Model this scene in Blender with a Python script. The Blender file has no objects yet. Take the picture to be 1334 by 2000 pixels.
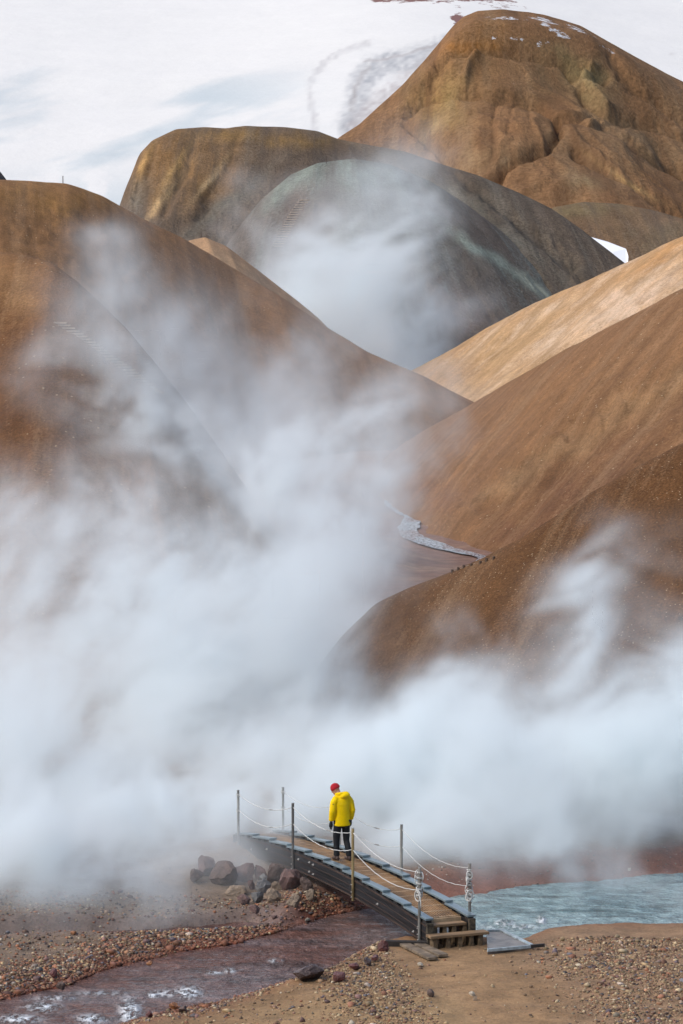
import bpy, bmesh, math, random
import numpy as np
from mathutils import Vector, Matrix
random.seed(7)
rng = np.random.default_rng(11)
C = bpy.context.scene.collection
SC = bpy.context.scene
R = math.radians

# ------------------------------------------------------------------ camera
FPX = 5940.0                       # focal length in pixels of the 1334 x 2000 photograph
PITCH = R(-4.05)
CH = 13.0
cam = bpy.data.cameras.new('camera')
cam.sensor_fit = 'VERTICAL'; cam.sensor_height = 36.0; cam.lens = 36.0 * FPX / 2000.0
cam.clip_start = 1.0; cam.clip_end = 9000.0
cam_o = bpy.data.objects.new('camera', cam); C.objects.link(cam_o)
cam_o.location = (0, 0, CH); cam_o.rotation_euler = (math.pi / 2 + PITCH, 0, 0)
SC.camera = cam_o

# ------------------------------------------------------------------ sky and sun
SUN_EL, SUN_AZ = R(48), R(-68)      # azimuth from +Y towards +X
w = bpy.data.worlds.new("World"); SC.world = w; w.use_nodes = True
nt = w.node_tree; bg = nt.nodes['Background']
sky = nt.nodes.new('ShaderNodeTexSky'); sky.sky_type = 'NISHITA'; sky.sun_disc = False
sky.sun_elevation = SUN_EL; sky.sun_rotation = SUN_AZ
sky.air_density = 1.0; sky.dust_density = 6.0; sky.ozone_density = 1.5; sky.altitude = 900
nt.links.new(sky.outputs[0], bg.inputs[0]); bg.inputs[1].default_value = 0.15
sl = bpy.data.lights.new('sun', 'SUN'); sl.energy = 1.7; sl.angle = R(11); sl.color = (1, .95, .88)
so = bpy.data.objects.new('sun', sl); C.objects.link(so)
sd = Vector((math.sin(SUN_AZ) * math.cos(SUN_EL), math.cos(SUN_AZ) * math.cos(SUN_EL) - .9, math.sin(SUN_EL)))
so.rotation_euler = sd.to_track_quat('Z', 'Y').to_euler(); so.location = (-60, -20, 80)
SC.view_settings.view_transform = 'Standard'; SC.view_settings.look = 'None'
SC.view_settings.exposure = 0.35; SC.view_settings.gamma = 1.0
cy = SC.cycles
cy.use_adaptive_sampling = True; cy.adaptive_threshold = 0.012; cy.time_limit = 900
cy.use_denoising = True; cy.denoising_prefilter = 'ACCURATE'
cy.max_bounces = 8; cy.diffuse_bounces = 2; cy.glossy_bounces = 2; cy.transmission_bounces = 3
cy.transparent_max_bounces = 6; cy.volume_bounces = 8
cy.volume_step_rate = 3.5; cy.volume_max_steps = 256
cy.sample_clamp_indirect = 6

# ------------------------------------------------------------------ layout helpers
cP, sP = math.cos(PITCH), math.sin(PITCH)
def ray(u, v):
    a = (np.asarray(u, float) - 667) / FPX; b = (1000 - np.asarray(v, float)) / FPX
    return a, cP - b * sP, sP + b * cP          # x, y, z of the ray
def at(u, v, Y):
    a, y, z = ray(u, v); k = Y / y
    return np.stack([a * k, y * k, CH + z * k], -1)
def on(u, v, z0):
    a, y, z = ray(u, v); k = (z0 - CH) / z
    return np.stack([a * k, y * k, CH + z * k], -1)
def px(P):
    x, y, z = P[..., 0], P[..., 1], P[..., 2] - CH
    d = y * cP + z * sP; up = -y * sP + z * cP
    return 667 + FPX * x / d, 1000 - FPX * up / d

_T = np.random.default_rng(4242).random((64, 64, 64), dtype=np.float32) * 2 - 1
_T = _T.ravel()
def vn(x, y, z=0.0, seed=0):
    """smooth value noise from a random lattice"""
    x, y, z = np.broadcast_arrays(np.asarray(x, np.float32) + np.float32(seed * 7.13), np.asarray(y, np.float32) + np.float32(seed * 3.71), np.asarray(z, np.float32) + np.float32(seed * 5.37))
    i, j, k = np.floor(x), np.floor(y), np.floor(z)
    fx, fy, fz = x - i, y - j, z - k
    fx, fy, fz = [f * f * (3 - 2 * f) for f in (fx, fy, fz)]
    i0, j0, k0 = i.astype(np.int32) & 63, j.astype(np.int32) & 63, k.astype(np.int32) & 63
    i1, j1, k1 = (i0 + 1) & 63, (j0 + 1) & 63, (k0 + 1) & 63
    i0, i1, j0, j1 = i0 * 4096, i1 * 4096, j0 * 64, j1 * 64
    def lx(a, b): t0 = _T[i0 + a + b]; return t0 + (_T[i1 + a + b] - t0) * fx
    q0 = lx(j0, k0); q0 = q0 + (lx(j1, k0) - q0) * fy
    q1 = lx(j0, k1); q1 = q1 + (lx(j1, k1) - q1) * fy
    return (q0 + (q1 - q0) * fz) * np.float32(.9)
def fbm(x, y, z=0.0, o=4, seed=0, gain=.5):
    s = 0; a = 1; n = 0
    for q in range(o):
        s = s + a * vn(x * 2.03 ** q + 17.3 * q, y * 2.03 ** q - 9.1 * q, z * 2.03 ** q + 4.7 * q, seed + q); n += a; a *= gain
    return s / n * 1.6
def ridged(x, y, z=0.0, o=4, seed=0):
    s = 0; a = 1; n = 0
    for q in range(o):
        s = s + a * (1 - 2 * np.abs(vn(x * 2.03 ** q + 3.3 * q, y * 2.03 ** q, z, seed + q))); n += a; a *= .5
    return s / n
def sst(a, b, x):
    t = np.clip((x - a) / (b - a), 0, 1); return t * t * (3 - 2 * t)
def srgb(r, g, b):
    c = np.array([r, g, b], float) / 255; return np.where(c < .04045, c / 12.92, ((c + .055) / 1.055) ** 2.4)

# ------------------------------------------------------------------ object helpers
def tag(o, label=None, cat=None, group=None, kind=None):
    if label: o['label'] = label
    if cat: o['category'] = cat
    if group: o['group'] = group
    if kind: o['kind'] = kind
    return o
def empty(name, loc=(0, 0, 0), rz=0, **k):
    o = bpy.data.objects.new(name, None); C.objects.link(o); o.location = loc; o.rotation_euler = (0, 0, rz)
    o.empty_display_size = .2
    return tag(o, **k)
def link(name, me, mat=None, parent=None, smooth=False, **k):
    o = bpy.data.objects.new(name, me); C.objects.link(o)
    if mat is not None: me.materials.append(mat)
    if smooth: me.polygons.foreach_set('use_smooth', [True] * len(me.polygons))
    if parent is not None: o.parent = parent
    return tag(o, **k)
def mesh_np(name, V, F, cols=None, vecs=None):
    """V (n,3), F (m,k) faces of one size."""
    me = bpy.data.meshes.new(name); V = np.asarray(V, np.float32); F = np.asarray(F, np.int32)
    k = F.shape[1]
    me.vertices.add(len(V)); me.vertices.foreach_set('co', V.ravel())
    me.loops.add(F.size); me.loops.foreach_set('vertex_index', F.ravel())
    me.polygons.add(len(F)); me.polygons.foreach_set('loop_start', np.arange(len(F), dtype=np.int32) * k)
    me.update(calc_edges=True)
    if cols is not None:
        a = me.color_attributes.new('col', 'FLOAT_COLOR', 'POINT')
        a.data.foreach_set('color', np.concatenate([cols, np.ones((len(V), 1))], 1).astype(np.float32).ravel())
    for n, d in (vecs or {}).items():
        a = me.attributes.new(n, 'FLOAT_VECTOR', 'POINT'); a.data.foreach_set('vector', np.asarray(d, np.float32).ravel())
    me.validate(); return me
def grid_faces(n, m):
    i, j = np.meshgrid(np.arange(n - 1), np.arange(m - 1), indexing='ij'); a = (i * m + j).ravel()
    return np.stack([a, a + m, a + m + 1, a + 1], 1)
class MB:
    """collects shapes for one mesh"""
    def __init__(s): s.v = []; s.f = []
    def add(s, V, F):
        b = len(s.v); s.v += [tuple(p) for p in V]; s.f += [tuple(i + b for i in f) for f in F]; return s
    def hexa(s, P):                                    # 8 corners: bottom 0-3, top 4-7
        return s.add(P, [(0, 3, 2, 1), (4, 5, 6, 7), (0, 1, 5, 4), (1, 2, 6, 5), (2, 3, 7, 6), (3, 0, 4, 7)])
    def box(s, x0, x1, y0, y1, z0, z1):
        return s.hexa([(x0, y0, z0), (x1, y0, z0), (x1, y1, z0), (x0, y1, z0), (x0, y0, z1), (x1, y0, z1), (x1, y1, z1), (x0, y1, z1)])
    def tube(s, pts, r, n=8, cap=True):
        pts = [Vector(p) for p in pts]; rs = r if hasattr(r, '__len__') else [r] * len(pts)
        V = []; F = []; ref = None
        for i, p in enumerate(pts):
            t = (pts[min(i + 1, len(pts) - 1)] - pts[max(i - 1, 0)]).normalized()
            if ref is None: ref = Vector((0, 0, 1)) if abs(t.z) < .9 else Vector((1, 0, 0))
            a = t.cross(ref).normalized(); b = a.cross(t); ref = b
            for k in range(n):
                q = 2 * math.pi * k / n; V.append(p + (a * math.cos(q) + b * math.sin(q)) * rs[i])
        for i in range(len(pts) - 1):
            for k in range(n):
                k2 = (k + 1) % n; F.append((i * n + k, i * n + k2, (i + 1) * n + k2, (i + 1) * n + k))
        if cap: F.append(tuple(range(n - 1, -1, -1))); F.append(tuple((len(pts) - 1) * n + k for k in range(n)))
        return s.add(V, F)
    def rings(s, rings):                               # rings: list of equal-length point loops, capped
        n = len(rings[0]); V = [p for r in rings for p in r]; F = []
        for i in range(len(rings) - 1):
            for k in range(n):
                k2 = (k + 1) % n; F.append((i * n + k, i * n + k2, (i + 1) * n + k2, (i + 1) * n + k))
        F.append(tuple(range(n - 1, -1, -1))); F.append(tuple((len(rings) - 1) * n + k for k in range(n)))
        return s.add(V, F)
    def build(s, name, mat, parent=None, smooth=False, bevel=0, **k):
        me = bpy.data.meshes.new(name); me.from_pydata([tuple(p) for p in s.v], [], s.f)
        bm = bmesh.new(); bm.from_mesh(me); bmesh.ops.recalc_face_normals(bm, faces=bm.faces)
        if bevel: bmesh.ops.bevel(bm, geom=bm.edges[:], offset=bevel, segments=1, affect='EDGES', clamp_overlap=True)
        bm.to_mesh(me); bm.free()
        return link(name, me, mat, parent, smooth, **k)

# ------------------------------------------------------------------ material helpers
def mat(name):
    m = bpy.data.materials.new(name); m.use_nodes = True; t = m.node_tree
    return m, t, t.nodes['Principled BSDF']
def N(t, ty, **k):
    n = t.nodes.new(ty)
    for a, b in k.items():
        if a.startswith('i_'): n.inputs[int(a[2:]) if a[2:].isdigit() else a[2:].replace('_', ' ')].default_value = b
        else: setattr(n, a, b)
    return n
def noise(t, vec, scale, detail=4, rough=.55, mapping=None):
    if mapping is not None:
        mp = N(t, 'ShaderNodeMapping'); mp.inputs['Scale'].default_value = mapping; t.links.new(vec, mp.inputs[0]); vec = mp.outputs[0]
    n = N(t, 'ShaderNodeTexNoise'); n.inputs['Scale'].default_value = scale; n.inputs['Detail'].default_value = detail
    n.inputs['Roughness'].default_value = rough
    t.links.new(vec, n.inputs['Vector']); return n.outputs[0]
def ramp(t, fac, *stops):
    r = N(t, 'ShaderNodeValToRGB'); e = r.color_ramp.elements
    while len(e) < len(stops): e.new(.5)
    for k, (p, c) in enumerate(stops):
        e[k].position = p; e[k].color = (c, c, c, 1) if not hasattr(c, '__len__') else (*c, 1)
    t.links.new(fac, r.inputs[0]); return r.outputs[0]
def mixc(t, fac, a, b, mode='MIX'):
    m = N(t, 'ShaderNodeMix', data_type='RGBA', blend_type=mode)
    for s, x in ((m.inputs[0], fac), (m.inputs[6], a), (m.inputs[7], b)):
        if hasattr(x, 'is_linked') or hasattr(x, 'links'): t.links.new(x, s)
        elif hasattr(x, '__len__'): s.default_value = (*x, 1)
        else: s.default_value = x
    return m.outputs[2]
def math_(t, op, a, b=0.0):
    m = N(t, 'ShaderNodeMath', operation=op)
    for s, x in ((m.inputs[0], a), (m.inputs[1], b)):
        if hasattr(x, 'links'): t.links.new(x, s)
        else: s.default_value = x
    return m.outputs[0]
def bump(t, b, h, strength, dist):
    n = N(t, 'ShaderNodeBump'); n.inputs['Strength'].default_value = strength; n.inputs['Distance'].default_value = dist
    t.links.new(h, n.inputs['Height']); t.links.new(n.outputs[0], b.inputs['Normal']); return n
def simple(name, col, rough=.6, metal=0.0, nscale=None, namt=.25, bscale=None, bdist=.002, stretch=None, spec=.4):
    m, t, b = mat(name); b.inputs['Roughness'].default_value = rough; b.inputs['Metallic'].default_value = metal
    b.inputs['Specular IOR Level'].default_value = spec
    b.inputs['Base Color'].default_value = (*col, 1)
    if nscale:
        tc = N(t, 'ShaderNodeTexCoord').outputs['Object']
        n = noise(t, tc, nscale, 5, .6, stretch)
        f = ramp(t, n, (.3, 1 - namt * 1.5), (.7, 1 + namt))
        t.links.new(mixc(t, 1.0, col, f, 'MULTIPLY'), b.inputs['Base Color'])
    if bscale:
        tc = N(t, 'ShaderNodeTexCoord').outputs['Object']
        bump(t, b, noise(t, tc, bscale, 4, .6, stretch), .7, bdist)
    return m

def hill_mat(name, grain, bumpd, streak=(1, 1, 1), sfreq=.4, samt=.35, gamt=.3, stones=0.0, stone_scale=6.0, rough=.95, tint=(.36, .235, .135), tamt=.45, tint2=None):
    """bare scree: vertex albedo, broken by down-slope streaks, grain and scattered pale stones"""
    m, t, b = mat(name); b.inputs['Roughness'].default_value = rough; b.inputs['Specular IOR Level'].default_value = .15
    at_ = N(t, 'ShaderNodeAttribute', attribute_name='col'); fl = N(t, 'ShaderNodeAttribute', attribute_name='flow')
    tc = N(t, 'ShaderNodeTexCoord').outputs['Object']
    s1 = noise(t, fl.outputs['Vector'], sfreq, 6, .62, streak)
    s2 = noise(t, tc, grain, 7, .7)
    s3 = noise(t, tc, grain * .12, 5, .6)
    a = ramp(t, s1, (.3, 1 - samt), (.5, 1.0), (.72, 1 + samt))
    g = ramp(t, s2, (.3, 1 - gamt), (.7, 1 + gamt))
    g3 = ramp(t, s3, (.3, .82), (.7, 1.18))
    c = mixc(t, 1.0, at_.outputs['Color'], a, 'MULTIPLY'); c = mixc(t, 1.0, c, g, 'MULTIPLY'); c = mixc(t, 1.0, c, g3, 'MULTIPLY')
    s4 = noise(t, fl.outputs['Vector'], sfreq * .55, 8, .7, streak)
    c = mixc(t, ramp(t, math_(t, 'ADD', math_(t, 'MULTIPLY', s4, .7), math_(t, 'MULTIPLY', s2, .3)), (.50, 0.0), (.66, tamt)), c, tint)
    if tint2: c = mixc(t, ramp(t, noise(t, fl.outputs['Vector'], sfreq * .8, 8, .7, (streak[0] * 1.3, streak[1] * 1.2, 3)), (.50, 0.0), (.62, .55)), c, tint2)
    h = math_(t, 'ADD', math_(t, 'MULTIPLY', s2, 1.0), math_(t, 'MULTIPLY', s1, .8))
    if stones:
        vo = N(t, 'ShaderNodeTexVoronoi', feature='F1'); vo.inputs['Scale'].default_value = stone_scale; t.links.new(tc, vo.inputs['Vector'])
        dotm = ramp(t, vo.outputs['Distance'], (.12, 1.0), (.2, 0.0))
        sel = math_(t, 'GREATER_THAN', N_sep(t, vo.outputs['Color']), 1 - stones)
        patch = ramp(t, noise(t, tc, .25, 3), (.42, 0.25), (.58, 1.0))
        f = math_(t, 'MULTIPLY', math_(t, 'MULTIPLY', dotm, sel), patch)
        c = mixc(t, f, c, (.5, .38, .24)); h = math_(t, 'ADD', h, math_(t, 'MULTIPLY', f, .6))
    t.links.new(c, b.inputs['Base Color']); bump(t, b, h, .9, bumpd); return m
def snow_mix(m, scale, name='snow', colr=(.82, .83, .84), lo=.54, hi=.62, str_=(1, 1, 1)):
    t = m.node_tree; b = t.nodes['Principled BSDF']; l = b.inputs['Base Color'].links[0]; src = l.from_socket
    a = N(t, 'ShaderNodeAttribute', attribute_name=name); sp_ = N(t, 'ShaderNodeSeparateXYZ'); t.links.new(a.outputs['Vector'], sp_.inputs[0])
    n_ = noise(t, N(t, 'ShaderNodeTexCoord').outputs['Object'], scale, 8, .72, str_)
    f = ramp(t, math_(t, 'ADD', n_, math_(t, 'MULTIPLY', math_(t, 'SUBTRACT', sp_.outputs[0], 1.0), .30)), (lo - .10, 0.0), (hi - .10, 1.0))
    t.links.new(mixc(t, f, src, colr), b.inputs['Base Color'])
def N_sep(t, col):
    s = N(t, 'ShaderNodeSeparateColor'); t.links.new(col, s.inputs[0]); return s.outputs[0]

# ------------------------------------------------------------------ hills
def smooth_curve(pts, n):
    P = np.asarray(pts, float); d = np.r_[0, np.cumsum(np.linalg.norm(np.diff(P[:, :2], axis=0), axis=1))]
    q = np.linspace(0, d[-1], n * 1); out = np.stack([np.interp(q, d, P[:, k]) for k in range(P.shape[1])], 1)
    k = max(3, int(n * .012)) | 1; ker = np.hanning(k + 2)[1:-1]; ker /= ker.sum()
    pad = np.concatenate([2 * out[0] - out[1:k // 2 + 1][::-1], out, 2 * out[-1] - out[-k // 2:-1][::-1]])[:len(out) + k - 1]
    if len(pad) == len(out) + k - 1:
        for c in range(out.shape[1]): out[:, c] = np.convolve(pad[:, c], ker, 'valid')
    return out
def patches(U, Vv, base, L):
    """mineral patches, plus a few that paint shaded sides darker: (u, v, ru, rv, rot degrees, colour, strength)"""
    col = np.broadcast_to(np.asarray(base, float), U.shape + (3,)).copy()
    w1_ = 26 * fbm(U / 60, Vv / 60, 0, 4, 91); w2_ = 26 * fbm(U / 60, Vv / 60, 5, 4, 92)
    rag = .75 + .5 * fbm(U / 22, Vv / 22, 3, 4, 93)
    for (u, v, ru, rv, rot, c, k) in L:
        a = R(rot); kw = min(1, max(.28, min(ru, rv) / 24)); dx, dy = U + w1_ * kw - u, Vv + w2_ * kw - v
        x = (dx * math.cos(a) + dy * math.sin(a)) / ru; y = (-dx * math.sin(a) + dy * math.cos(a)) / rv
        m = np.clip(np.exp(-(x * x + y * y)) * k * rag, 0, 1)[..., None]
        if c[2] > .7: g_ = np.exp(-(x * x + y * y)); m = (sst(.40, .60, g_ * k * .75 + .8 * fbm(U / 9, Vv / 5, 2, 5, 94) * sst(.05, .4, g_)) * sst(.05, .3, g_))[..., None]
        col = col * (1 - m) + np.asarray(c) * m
    return col
def hill(name, pts, down, front, back, tan_f, r, mat_, base, pl=(), tan_b=None, n=420, m=260, amp=.3, freq=.1, gully=0.0, gfreq=.15, edge=0.0, seed=1, curve=None, carve=(), snow=(), cm=(1.04, .95, .84), **k):
    cu = smooth_curve(pts, n); P = at(cu[:, 0], cu[:, 1], cu[:, 2])                 # ridge line in the world
    dn = np.array(down, float).reshape(-1, 2)
    if len(dn) > 1: dn = np.stack([np.interp(np.linspace(0, 1, n), np.linspace(0, 1, len(dn)), dn[:, q]) for q in (0, 1)], 1)
    else: dn = np.repeat(dn, n, 0)
    dn /= np.linalg.norm(dn, axis=1)[:, None]
    tf = np.linspace(0, 1, m) ** 1.35 * front; nb = max(10, m // 8); tb = -np.linspace(back, 0, nb, endpoint=False)
    T = np.r_[tb, tf]; tanb = tan_b or tan_f
    if hasattr(tan_f, '__len__'): tan_f = np.interp(np.linspace(0, 1, n), np.linspace(0, 1, len(tan_f)), tan_f)[:, None]
    if hasattr(tanb, '__len__'): tanb = np.mean(tanb)
    TT = np.broadcast_to(T, (n, len(T)))
    drop = np.sqrt(TT ** 2 + r * r) - r
    X = P[:, None, 0] + dn[:, :1] * TT; Y = P[:, None, 1] + dn[:, 1:] * TT
    Z = P[:, None, 2] - drop * np.where(TT > 0, tan_f, tanb)
    s = np.r_[0, np.cumsum(np.linalg.norm(np.diff(P, axis=0), axis=1))][:, None] + 0 * TT
    away = sst(0, 6 * r, TT) * (1 - 0) + .0
    if curve: Z = Z + curve(s / s.max(), TT / front) * sst(0, .1, TT / front)
    Z = Z + away * amp * fbm(X * freq, Y * freq, 0, 5, seed) * 1.5
    if gully: Z = Z - away * gully * (1 - ridged(s * gfreq + .6 * fbm(X * freq, Y * freq, 2, 3, seed + 3), TT * gfreq * .12, 0, 4, seed + 7))
    if gully: Z = Z - away * gully * .30 * (1 - ridged(s * gfreq * 4.5 + 1.5 * fbm(X * freq * 3, Y * freq * 3, 2, 3, seed + 4), TT * gfreq * .5, 3, 3, seed + 8))
    if edge: Z = Z + edge * fbm(s * .5 / r, TT * .3 / r, 0, 5, seed + 20)
    U, Vv = px(np.stack([X, Y, Z], -1)); dark = np.ones(U.shape)
    for (pts_, wd_, dep, dk_) in carve:                 # gullies and creases laid along the slope
        P2 = np.asarray(pts_, float); uu = U + wd_ * .9 * fbm(U / 24, Vv / 24, 1, 4, seed + 60); vv = Vv + wd_ * .9 * fbm(U / 24, Vv / 24, 6, 4, seed + 61); dm = np.full(U.shape, 1e9)
        for a, b2 in zip(P2[:-1], P2[1:]):
            ab = b2 - a; q = np.clip(((uu - a[0]) * ab[0] + (vv - a[1]) * ab[1]) / (ab @ ab), 0, 1); dm = np.minimum(dm, np.hypot(uu - a[0] - q * ab[0], vv - a[1] - q * ab[1]))
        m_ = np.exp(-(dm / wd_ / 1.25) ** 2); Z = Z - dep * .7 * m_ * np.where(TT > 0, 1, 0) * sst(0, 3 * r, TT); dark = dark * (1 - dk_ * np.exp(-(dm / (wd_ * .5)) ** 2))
    V = np.stack([X, Y, Z], -1); U, Vv = px(V)
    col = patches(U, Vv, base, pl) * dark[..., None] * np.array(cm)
    vec = {'flow': np.stack([s, TT, 0 * s], -1).reshape(-1, 3)}
    if snow:
        g_ = np.zeros(U.shape)
        for (u, v, ru, rv, rot, k_) in snow:
            a_ = R(rot); dx, dy = U - u, Vv - v; g_ = np.maximum(g_, k_ * np.exp(-((dx * math.cos(a_) + dy * math.sin(a_)) / ru) ** 2 - ((-dx * math.sin(a_) + dy * math.cos(a_)) / rv) ** 2))
        vec['snow'] = np.repeat(g_.reshape(-1, 1), 3, 1)
    me = mesh_np(name, V.reshape(-1, 3), grid_faces(n, len(T)), col.reshape(-1, 3), vec)
    return link(name, me, mat_, smooth=True, kind='structure', **k)

BR = np.array([.30, .165, .085]); BR2 = np.array([.25, .13, .062]); OCH = np.array([.42, .24, .09]); TAN = np.array([.52, .36, .21])
PALE = np.array([.62, .47, .33]); GREY = np.array([.19, .165, .145]); GRN = np.array([.30, .34, .30]); DRK = np.array([.15, .085, .045])
RED = np.array([.27, .12, .085]); OLV = np.array([.30, .25, .13]); ORG = np.array([.45, .20, .06])

m_near = hill_mat('scree_near', 14.0, .07, (1.6, .16, 1), .9, .14, .55, stones=.6, stone_scale=7.5)
m_mid = hill_mat('scree_mid', 7.0, .10, (1.3, .10, 1), .55, .22, .34, stones=.2, stone_scale=3.2)
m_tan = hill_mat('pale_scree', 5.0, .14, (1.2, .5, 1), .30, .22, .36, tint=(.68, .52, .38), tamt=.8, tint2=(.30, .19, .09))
m_far = hill_mat('scree_far', 2.6, .4, (1.3, .10, 1), .22, .26, .38, tint=(.26, .235, .19), tamt=.5, tint2=(.11, .085, .065))
m_dome = hill_mat('scree_dome', 2.6, .4, (1.3, .10, 1), .22, .26, .38, tint=(.25, .31, .275), tamt=.65, tint2=(.13, .095, .07))
m_peak = hill_mat('scree_peak', 1.4, .8, (1.2, .16, 1), .12, .26, .34, tint=(.36, .25, .14), tamt=.55, tint2=(.17, .085, .04))
snow_mix(m_peak, .45)

# near right spur
hill('hill', [(560, 1372, 99), (600, 1345, 98), (640, 1290, 97), (690, 1225, 96), (740, 1178, 95), (800, 1148, 94), (880, 1117, 93), (950, 1088, 92), (1020, 1050, 91), (1090, 1008, 91), (1160, 960, 91), (1250, 908, 91), (1334, 866, 91), (1500, 800, 91), (1800, 690, 91), (2300, 540, 91)],
     (-.40, -.92), 36, 14, (.60, .60, .66, .66, .72), 1.2, m_near, [.115, .058, .024], [
         (1150, 1100, 260, 120, -25, (.105, .052, .02), .8), (780, 1250, 160, 60, -40, (.15, .088, .052), .8), (900, 1180, 120, 40, -30, (.135, .076, .036), .6), (1300, 1300, 120, 200, 0, (.105, .052, .02), .6)],
     n=420, m=300, amp=.25, freq=.18, edge=.05, seed=3, tan_b=.5)
# second right slope
hill('hill', [(690, 985, 220), (760, 905, 218), (800, 866, 214), (820, 850, 212), (900, 806, 204), (1000, 746, 194), (1100, 690, 184), (1200, 637, 174), (1334, 568, 167), (1600, 440, 158), (1900, 330, 152), (2400, 200, 148)],
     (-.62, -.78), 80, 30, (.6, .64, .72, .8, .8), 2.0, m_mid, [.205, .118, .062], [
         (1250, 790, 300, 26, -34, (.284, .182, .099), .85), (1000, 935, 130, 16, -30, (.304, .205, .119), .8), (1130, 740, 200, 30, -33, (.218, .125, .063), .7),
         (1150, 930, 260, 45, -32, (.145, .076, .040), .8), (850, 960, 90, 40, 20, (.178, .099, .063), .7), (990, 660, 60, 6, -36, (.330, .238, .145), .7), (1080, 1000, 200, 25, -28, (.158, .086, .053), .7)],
     n=460, m=320, amp=.5, freq=.08, gully=.4, gfreq=.12, edge=.08, seed=5, carve=[([(1500, 690), (1334, 760), (1200, 830), (1060, 920), (960, 975)], 34, .55, .10), ([(1500, 600), (1334, 680), (1200, 760), (1000, 880), (900, 940)], 40, -.4, 0)])
# pale tan slope in the sun
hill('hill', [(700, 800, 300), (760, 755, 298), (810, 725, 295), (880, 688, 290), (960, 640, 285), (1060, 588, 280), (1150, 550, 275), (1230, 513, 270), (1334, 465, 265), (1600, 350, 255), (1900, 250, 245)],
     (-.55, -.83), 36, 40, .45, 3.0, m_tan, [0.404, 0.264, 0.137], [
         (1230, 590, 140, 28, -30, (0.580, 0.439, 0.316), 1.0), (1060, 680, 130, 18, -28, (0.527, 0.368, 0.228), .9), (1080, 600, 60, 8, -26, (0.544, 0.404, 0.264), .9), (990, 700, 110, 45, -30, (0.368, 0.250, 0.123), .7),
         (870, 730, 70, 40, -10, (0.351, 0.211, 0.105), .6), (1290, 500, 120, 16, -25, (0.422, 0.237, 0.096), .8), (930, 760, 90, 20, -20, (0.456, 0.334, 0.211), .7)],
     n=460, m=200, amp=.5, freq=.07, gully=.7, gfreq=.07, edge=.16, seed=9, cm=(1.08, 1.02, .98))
# front left knoll
hill('hill', [(-420, 560, 150), (-200, 510, 148), (-60, 490, 146), (0, 490, 145), (60, 497, 143), (105, 512, 141), (150, 546, 139.5), (200, 594, 138), (255, 652, 135), (310, 718, 134), (370, 800, 133), (430, 890, 132), (500, 1000, 131), (580, 1120, 130)],
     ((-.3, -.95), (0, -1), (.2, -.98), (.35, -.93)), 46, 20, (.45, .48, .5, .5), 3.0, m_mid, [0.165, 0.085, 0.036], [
         (50, 560, 40, 70, -20, (.306, .184, .088), .95), (10, 520, 60, 30, 0, (.286, .170, .082), .7), (155, 590, 36, 14, 45, (.116, .075, .048), .9), (120, 800, 240, 190, 0, (.115, .054, .022), 1.2)],  # the small slanted dark patch paints shade on the right facet
     n=420, m=260, amp=.35, freq=.12, gully=.3, gfreq=.16, edge=.12, seed=13)
# long left spur
hill('hill', [(-500, 420, 215), (-250, 380, 218), (-80, 356, 222), (0, 350, 224), (60, 352, 226), (130, 359, 229), (200, 384, 232), (275, 426, 236), (360, 468, 240), (450, 520, 245), (540, 573, 243), (640, 640, 244), (720, 688, 244), (780, 715, 244), (830, 736, 244), (915, 780, 244), (1010, 832, 244), (1150, 910, 244), (1300, 1000, 244)],
     (.12, -.99), 95, 45, (.35, .38, .42, .42), 3.5, m_mid, [0.231, 0.129, 0.061], [
         (100, 385, 200, 28, 5, (.286, .160, .058), .9), (300, 470, 110, 40, 30, (.245, .129, .051), .8), (480, 700, 200, 90, 30, (.224, .122, .068), .6), (860, 775, 60, 24, 30, (.286, .197, .136), .8), (650, 800, 90, 60, 0, (.204, .109, .061), .6)],
     n=460, m=240, amp=.6, freq=.06, gully=.45, gfreq=.09, edge=.10, seed=17, carve=[([(40, 395), (150, 470), (230, 560), (300, 680)], 40, .5, .05)])
# pale knob behind the spur
hill('hill', [(300, 540, 292), (340, 490, 290), (365, 471, 288), (400, 463, 287), (440, 480, 287), (480, 510, 288), (540, 556, 290), (620, 620, 292), (700, 700, 295)],
     (.2, -.98), 24, 20, .45, 2.0, m_mid, [0.340, 0.224, 0.136], [(450, 515, 60, 12, 38, (.381, .272, .177), .8), (400, 468, 30, 8, 0, (.340, .218, .116), .8)], n=200, m=90, amp=.2, freq=.1, gully=.4, gfreq=.1, edge=.12, seed=19)
# grey-green dome
hill('hill', [(380, 640, 362), (440, 520, 364), (480, 440, 366), (520, 385, 368), (570, 341, 370), (620, 319, 371), (690, 311, 372), (760, 322, 374), (830, 352, 378), (890, 392, 382), (950, 440, 384), (1010, 500, 385), (1060, 560, 386), (1110, 640, 386)],
     ((-.35, -.93), (-.2, -.97), (.1, -.99), (.35, -.93), (.4, -.9)), 80, 60, (.7, .55, .5, .5, .55), 7, m_dome, [0.126, 0.108, 0.094], [
         (700, 340, 130, 40, 5, (.21, .27, .25), 1.3), (560, 365, 60, 14, -38, (.24, .31, .28), 1.2), (590, 450, 60, 70, 0, (0.152, 0.088, 0.065), .9), (900, 610, 70, 50, 30, (0.163, 0.094, 0.058), 1.0), (850, 470, 180, 40, 38, (0.146, 0.146, 0.129), .8),
         (950, 500, 160, 10, 36, (.24, .29, .26), 1.3), (1050, 560, 110, 8, 33, (.23, .26, .23), 1.2), (700, 480, 120, 90, 0, (.18, .20, .18), .8)],
     n=420, m=260, amp=1.2, freq=.045, gully=2.0, gfreq=.06, edge=.12, seed=23, cm=(1.16, 1.06, .94))
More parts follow.
